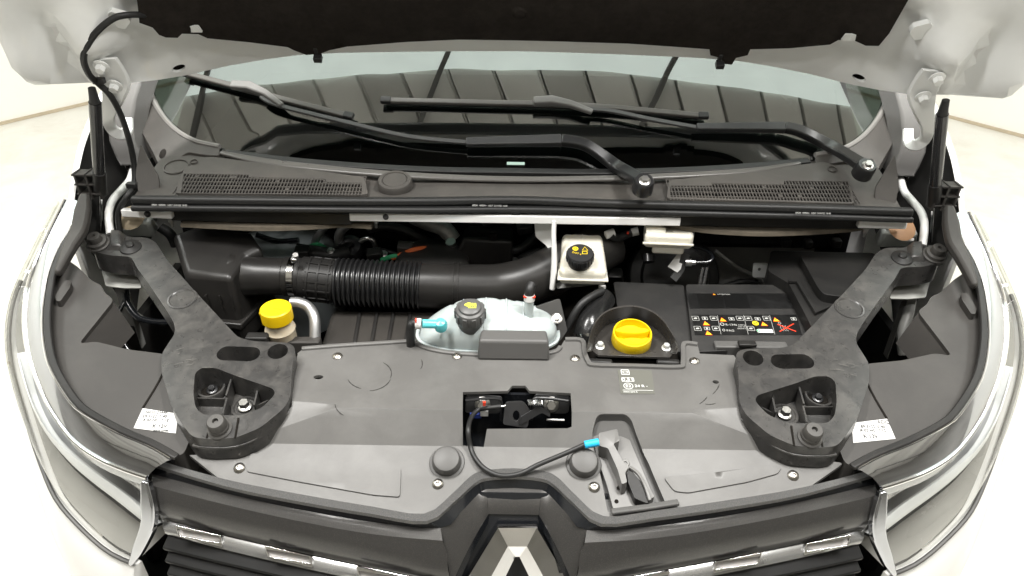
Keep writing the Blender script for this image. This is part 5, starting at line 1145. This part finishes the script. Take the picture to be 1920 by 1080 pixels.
# ------------------------------------------------------------------ brake fluid reservoir and its bracket
bk = T('reservoir_bracket', 'white painted steel bracket hanging from the cross member beside the brake reservoir', 'bracket', P(1035, 545, y=1.39))
f = frame(P(1022, 470, y=1.43), (-.25, -.9, .35), (0, 0, 1)); m = M(); m.fsheet(f, rnd(PF(f, [(1001, 408), (1040, 408), (1040, 470), (1030, 480), (1026, 462), (1004, 444)]), .006), th=.004); m.obj('upper_plate', WHITE, bk, bevel=.001)
m = M(); m.ribbon([P(1041, 412, y=1.40), P(1040, 440, y=1.39), P(1041, 480, y=1.375), P(1040, 510, y=1.365), P(1037, 543, y=1.355)], [.010, .010, .012, .014, .012], .010, up=(-.5, -.8, .3), sm=5); m.obj('edge_flange', WHITE, bk, bevel=.003)
f = frame(P(1070, 530, y=1.37), (0, -.5, .86), (0, 0, 1)); m = M(); m.fsheet(f, rnd(PF(f, [(1040, 505), (1140, 520), (1130, 532), (1044, 541)]), .004), th=.003); m.obj('lower_shelf', BARE, bk)
rv = T('brake_reservoir', 'cream brake fluid reservoir with round black cap on the white bracket', 'reservoir', P(1094, 533, z=1.03))
bt = [P(1047, 508, z=1.068), P(1141, 511, z=1.068), P(1131, 436, z=1.098), P(1053, 434, z=1.098)]
cB = sum(bt, V((0, 0, 0))) / 4
m = M(); m.hexa([V((p.x, p.y, 1.030 + (p.z - 1.068) * .8)).lerp(V((cB.x, cB.y, 1.03)), .04) for p in bt], [p.lerp(cB, .03) for p in bt]); m.obj('tank', CREAM, rv, bevel=.011, seg=5)
m = M(); q = [V((p.x, p.y, 1.047 + (p.z - 1.068) * .9)) for p in bt]; q = [p + (p - cB) * .03 for p in q]; q = [V((p.x, p.y, 1.047 + (b.z - 1.068) * .9)) for p, b in zip(q, bt)]; m.hexa([p + V((0, 0, -.003)) for p in q], [p + V((0, 0, .002)) for p in q]); m.obj('seam_flange', CREAM, rv, bevel=.008, seg=3)
a, b = bt[3].lerp(bt[0], .28), bt[2].lerp(bt[1], .28); m = M(); m.ribbon([bt[3].lerp(bt[2], .5).lerp(cB, .15) + V((0, 0, -.001)), cB + V((0, 0, .0))], .003, .003, sm=0); m.obj('ridge', CREAM, rv)
rn = V((0, -.24, .97)); rp_ = P(1087, 486, z=1.086); f = frame(rp_, rn)
m = M(); m.lathe([(0, -.012), (.024, -.012), (.024, 0), (.0285, 0), (.0285, .016), (.0265, .019), (0, .0195)], f, 48); cap = m.obj('cap', mat('cap_black', (.018, .018, .019), .42, bump=.1), rv)
for k in range(22):
    a = 2 * pi * k / 22; d = f[1] * cos(a) + f[2] * sin(a); m = M(); m.ribbon([rp_ + d * .0280 + rn * .001, rp_ + d * .0280 + rn * .0155], .0045, .0016, up=d, sm=0); m.obj('grip_rib', cap.data.materials[0], cap)
ct_ = frame(rp_ + rn * .0198, rn)
g = lambda x, y: frame(to3(ct_, (x, y, 0)), rn)
m = M(); m.lathe([(.0035, 0), (.0062, 0), (.0062, .0004), (.0035, .0004)], g(-.010, .011), 24); m.lathe([(0, .0004), (.0022, .0004), (.0022, 0)], g(-.010, .011), 12); m.obj('brake_symbol', PRINTY, cap)
ring2(g(.010, .011), [(-.0065, -.005), (.0065, -.005), (0, .0065)], .0016, PRINTY, cap, 'warning_symbol')
ring2(g(.009, -.001), rect(.011, .0085, .001), .0013, PRINTY, cap, 'book_symbol'); text('dot_print', 'DOT 4', .0068, frame(to3(ct_, (-.008, -.003, 0)), rn, (.35, 1, 0)), PRINTY, cap)
m = M(); q = P(1136, 441, y=1.44); m.tube([q, q + V((.018, .006, .004))], .0095, 14, 0); m.obj('outlet', PAPER, rv)
m = M(); p = P(1128, 545, y=1.36); m.box(p, .016, .006, .014); m.obj('clip', PAPER, rv, bevel=.002)
# feed pipe to the second reservoir
fp_ = T('brake_feed_hose', 'black hose with white connectors between the two cream reservoirs', 'hose', P(1165, 450, y=1.44))
m = M(); m.tube([P(1144, 440, y=1.44), P(1156, 446, y=1.45), P(1170, 442, y=1.46), P(1184, 436, y=1.47)], .009, 14, 5); m.obj('hose', RUBBER, fp_)
m = M(); m.tube([P(1184, 436, y=1.47), P(1197, 433, y=1.47)], .0095, 14, 0); m.obj('white_connector', PAPER, fp_)
m = M(); p = P(1177, 438, y=1.45); m.box(p, .004, .005, .005); m.obj('red_mark', PRINTR, fp_)
r2v = T('clutch_reservoir', 'smaller cream fluid reservoir below the white cross member', 'reservoir', P(1250, 470, y=1.46))
q = [P(1208, 456, y=1.405), P(1298, 460, y=1.405), P(1302, 438, y=1.48), P(1206, 434, y=1.48)]
m = M(); m.hexa([p + V((0, 0, -.012)) for p in q], [p + V((0, 0, .022)) for p in q]); m.obj('tank', CREAM, r2v, bevel=.009, seg=4)
m = M(); q2 = [P(1222, 470, y=1.41), P(1282, 473, y=1.41), P(1284, 460, y=1.45), P(1224, 458, y=1.45)]; m.hexa([p + V((0, 0, -.008)) for p in q2], [p + V((0, 0, .012)) for p in q2]); m.obj('sump', CREAM, r2v, bevel=.006, seg=3)
m = M(); m.tube([P(1210, 434, y=1.43), P(1232, 434, y=1.43), P(1243, 437, y=1.43)], .013, 16, 3); m.obj('inlet_dome', CREAM, r2v)
m = M(); m.ribbon([P(1205, 457, y=1.402), P(1300, 461, y=1.402)], .006, .004, sm=0); m.obj('seam_flange', CREAM, r2v, bevel=.001)
bo_ = T('brake_booster', 'round black brake booster below the smaller cream reservoir', 'brake booster', P(1250, 540, y=1.50))
f = frame(P(1262, 520, y=1.58), (0, -.82, .57)); m = M(); m.lathe([(.115, -.05), (.115, 0), (.108, .012), (.085, .018), (.08, .03), (.04, .038), (0, .04)], f, 48); m.obj('drum', BLACK, bo_)
m = M(); p = P(1216, 478, y=1.46); m.tube([p, p + V((0, -.012, -.012))], .013, 14, 0); m.obj('master_cylinder_end', DARKST, bo_)
m = M(); fz = frame(P(1266, 497, y=1.43), (-.2, -.8, .5), (0, 0, 1)); m.fsheet(fz, PF(fz, [(1252, 500), (1270, 476), (1284, 479), (1276, 505), (1270, 511)]), th=.001); m.obj('paper_tag', PAPER, bo_)
m = M(); m.ribbon([P(1286, 476, y=1.44), P(1276, 505, y=1.43), P(1262, 524, y=1.42)], .02, .006, up=(-.2, -.8, .5), sm=3); m.obj('tag_strap', RUBBER, bo_)
m = M(); m.tube([P(1285, 492, y=1.43), P(1296, 492, y=1.43)], .009, 14, 0); m.tube([P(1296, 492, y=1.43), P(1304, 492, y=1.43)], .006, 12, 0); m.obj('union_nut', SATIN, bo_)
m = M(); m.tube([P(1304, 492, y=1.43), P(1328, 491, y=1.43), P(1336, 482, y=1.44), P(1325, 470, y=1.46), P(1300, 462, y=1.48)], .004, 10, 5); m.obj('vacuum_line', GLOSSB, bo_)
for px in (1316, 1324):
    m = M(); m.tube([P(px + 2, 500, y=1.43), P(px - 2, 520, y=1.43), P(px - 6, 545, y=1.42)], .004, 10, 4); m.obj('brake_line', SATIN, bo_)

# ------------------------------------------------------------------ engine cover with stickers
def hE(x, y): return .985 + .06 * (y - 1.25)
E = lambda pts, o=0: [(lambda p: (p.x, p.y))(P(a, b, h=lambda x, y: hE(x, y) + o)) for a, b in pts]
cv = T('warning_cover', 'matt black engine cover printed with warning symbols and service icons', 'engine cover', P(1330, 640, z=.9))
m = M(); m.sheet(rnd(E([(1286, 533), (1462, 534), (1480, 544), (1528, 650), (1300, 660)]), .008), (), h=hE, th=.09, grid=.05); m.obj('panel', ENGCOV, cv, bevel=.006, seg=3)
m = M(); m.sheet(rnd(E([(1150, 528), (1282, 534), (1300, 660), (1170, 655)], -.012), .008), (), h=lambda x, y: hE(x, y) - .012, th=.09, grid=.05); m.obj('side_panel', ENGCOV, cv, bevel=.006, seg=3)
m = M(); m.hexa([P(1135, 532, z=.93), P(1170, 535, z=.93), P(1168, 505, z=.96), P(1140, 505, z=.96)], [P(1138, 520, z=.985), P(1168, 520, z=.985), P(1166, 502, z=.985), P(1142, 502, z=.985)]); m.obj('corner_block', ENGCOV, cv, bevel=.005)
def es(pts, mt, name, o=.0008, par=None):
    f = lambda x, y: hE(x, y) + o
    m = M(); m.sheet([(lambda p: (p.x, p.y))(P(a, b, h=f)) for a, b in pts], (), h=f, th=.0006); return m.obj(name, mt, par or cv)
s1 = es([(1287, 550), (1477, 550), (1492, 578), (1294, 578)], STICK, 'text_sticker')
for pts in ([(1306, 551), (1353, 551), (1358, 577), (1313, 577)], [(1355, 551), (1399, 551), (1407, 577), (1361, 577)]): es(pts, mat('sticker_black', (.004, .004, .004), .4) if 'sticker_black' not in bpy.data.materials else bpy.data.materials['sticker_black'], 'text_block', .0014, s1)
s2 = es([(1297, 590), (1493, 590), (1504, 628), (1303, 628)], STICK, 'icon_sticker')
EF = lambda px, py, o=.0016: frame(P(px, py, h=lambda x, y: hE(x, y) + o), (0, -.06, 1))
def tri(px, py, w, h, par):
    f = EF(px, py); m = M(); m.fsheet(f, [(-w / 2, -h / 2), (w / 2, -h / 2), (-.001, h / 2)], th=.0004, top=.0002); a = m.obj('warning_triangle', PRINTR, par)
    m = M(); k = .80; m.fsheet(f, [(-w / 2 * k, -h / 2 * k - .0003), (w / 2 * k, -h / 2 * k - .0003), (-.001, h / 2 * k - .0012)], th=.0004, top=.0005); m.obj('triangle_fill', PRINTY if w > .008 else PRINTY, a)
    m = M(); m.box(to3(f, (-.0004, -.001, .0006)), .0013, h * .35, .0002, f); m.obj('exclamation', INK, a)
for px, py in ((1355, 599), (1323.5, 606), (1328, 624), (1454.6, 599), (1432, 607)): tri(px, py, .0150, .0145, s2)
tri(1339, 551.5, .007, .006, s1); text('print', 'ATTENTION', .005, EF(1357, 552), PRINT, s1)
f = EF(1416.6, 606); m = M(); m.fsheet(f, ell((0, 0), .0066, .0074, 24), th=.0004, top=.0002); a = m.obj('yellow_disc', PRINTY, s2); m = M(); m.ribbon([to3(f, (-.004, -.003, .0004)), to3(f, (.004, .003, .0004))], .0018, .0003, sm=0); m.obj('disc_symbol', INK, a)
for px, py in ((1304, 597), (1338, 597), (1387, 597), (1403, 597), (1437, 597), (1308, 616), (1342, 616), (1408, 616)):
    o = ring2(EF(px, py), rect(.0145, .0150, .002), .0009, PRINT, s2, 'icon_frame'); f = EF(px, py)
    m = M(); m.fsheet(f, rnd([(-.004, -.002), (.003, -.002), (.004, .002), (.001, .003), (-.003, .002)], .0008), th=.0003, top=.0002); m.obj('icon', PRINT, o)
for px, py in ((1321.5, 597), (1371.5, 598), (1420.6, 598), (1488, 598), (1325.5, 616)):
    ring2(EF(px, py), rect(.0115, .010, .001), .001, PRINT, s2, 'book_icon'); m = M(); m.box(EF(px, py)[0], .004, .007, .0003); m.obj('book_page', PRINT, s2)
text('print', 'R-134a', .0085, EF(1371, 609), PRINT, s2); text('print', 'PAG', .0085, EF(1369.5, 620), PRINT, s2)
for k, t in enumerate(('0.550 kg', 'SAE 100', 'DELPHI 6')): text('print', t, .0045, EF(1391, 609.5 + 3.4 * k), PRINT, s2)
ring2(EF(1354, 608), ell((0, 0), .0045, .005, 16), .0014, PRINT, s2, 'snow_icon'); ring2(EF(1357, 619), ell((0, 0), .003, .004, 12), .0011, PRINT, s2, 'pump_icon')
f = EF(1434, 620.5); m = M(); m.fsheet(f, rnd([(-.0165, -.0055), (.0165, -.0055), (.0165, .0055), (-.0165, .0055)], [.005, .001, .001, .005]), th=.0004, top=.0002); a = m.obj('oil_logo_plate', PRINTW, s2); text('print', 'Castrol', .0088, frame(to3(f, (.003, 0, .0004)), f[3]), PRINTR, a, sx=.8)
m = M(); m.lathe([(.0018, .0004), (.0040, .0004)], frame(to3(f, (-.0125, 0, .0002)), f[3]), 18); m.obj('logo_ring', PRINTG, a)
for a_, b_ in (((1345, 591), (1352, 627)), ((1394, 591), (1403, 627)), ((1443, 591), (1453, 627))):
    m = M(); m.ribbon([EF(*a_)[0], EF(*b_)[0]], .0008, .0002, sm=0); m.obj('divider_line', PRINT, s2)
for a_, b_ in (((1457.5, 608), (1492.7, 621.5)), ((1488, 607), (1462, 621.5))):
    m = M(); m.ribbon([EF(*a_, .002)[0], EF(*b_, .002)[0]], .0028, .0003, sm=0); m.obj('red_cross', PRINTR, s2)
f = EF(1470, 613, .0012); ring2(frame(to3(f, (-.006, .012, 0)), f[3]), ell((0, 0), .003, .0035, 14), .0008, PRINT, s2, 'figure_head')
for dx in (-.006, -.001, .004):
    m = M(); m.ribbon([to3(f, (dx, .006, 0)), to3(f, (dx - .002, -.006, 0)), to3(f, (dx + .002, -.014, 0))], .0008, .0002, sm=3); m.obj('figure_line', PRINT, s2)

# ------------------------------------------------------------------ fuse box
fb_ = T('fuse_box', 'black plastic fuse box with stepped lid behind the brace', 'fuse box', P(1540, 600, z=.9))
def hF(x, y): return 1.02 + .05 * (y - 1.4)
Fq = lambda pts, o=0: [(lambda p: (p.x, p.y))(P(a, b, h=lambda x, y: hF(x, y) + o)) for a, b in pts]
m = M(); m.sheet(rnd(Fq([(1445, 470), (1640, 474), (1600, 600), (1535, 640), (1510, 590), (1478, 530), (1440, 508)]), .01), (), h=hF, th=.14, grid=.05); m.obj('base', BLACK, fb_, bevel=.006, seg=3)
m = M(); m.sheet(rnd(Fq([(1500, 478), (1640, 480), (1620, 560), (1545, 552), (1534, 540)], .02), .012), (), h=lambda x, y: hF(x, y) + .02, th=.03, grid=.05); m.obj('lid', BLACK, fb_, bevel=.006, seg=3)
m = M(); m.ribbon([P(1478, 530, h=lambda x, y: hF(x, y) + .002), P(1495, 531, h=lambda x, y: hF(x, y) + .002), P(1530, 590, h=lambda x, y: hF(x, y) + .002), P(1560, 575, h=lambda x, y: hF(x, y) + .002)], .008, .006, sm=0); m.obj('edge_rib', BLACK, fb_, bevel=.002)
for px, py in ((1472, 462), (1512, 464), (1566, 462)):
    m = M(); p = P(px, py, h=hF); m.box(p, .02, .02, .02); m.obj('lid_clip', BLACK, fb_, bevel=.003)
m = M(); f = frame(P(1424, 505, y=1.55), (0, -.9, .4), (0, 0, 1)); m.fsheet(f, rnd([(-.016, -.02), (.02, -.02), (.02, .016), (-.016, .016)], .006), [ell((0, 0), .004, .004, 10)], th=.003)
tag(m.obj('metal_tab', HOODIN), 'small pale metal tab with hole beside the fuse box', 'metal tab')
# wiring beside the braces
for pts, lab in (([(240, 520), (235, 560), (222, 590), (226, 630), (250, 670)], 'thin black wire loom hanging below the brace beside the airbox'), ([(236, 545), (240, 570), (262, 596), (300, 604), (345, 600)], 'ribbed black conduit running under the brace beside the airbox')):
    m = M(); m.tube([P(a, b, z=.99 - (b - 520) * .0008) for a, b in pts], .0075 if 'ribbed' in lab else .005, 10, 6); tag(m.obj('wire_loom', GLOSSB), lab, 'wire loom')
m = M(); m.tube([P(1712, 540, z=.98), P(1702, 590, z=.95), P(1692, 625, z=.92), P(1694, 665, z=.88)], .012, 14, 6); tag(m.obj('grey_conduit', BARE), 'pale grey pipe dropping beside the headlight housing under the brace', 'pipe')

for o in list(bpy.data.objects):
    if '_base' in o: del o['_base']
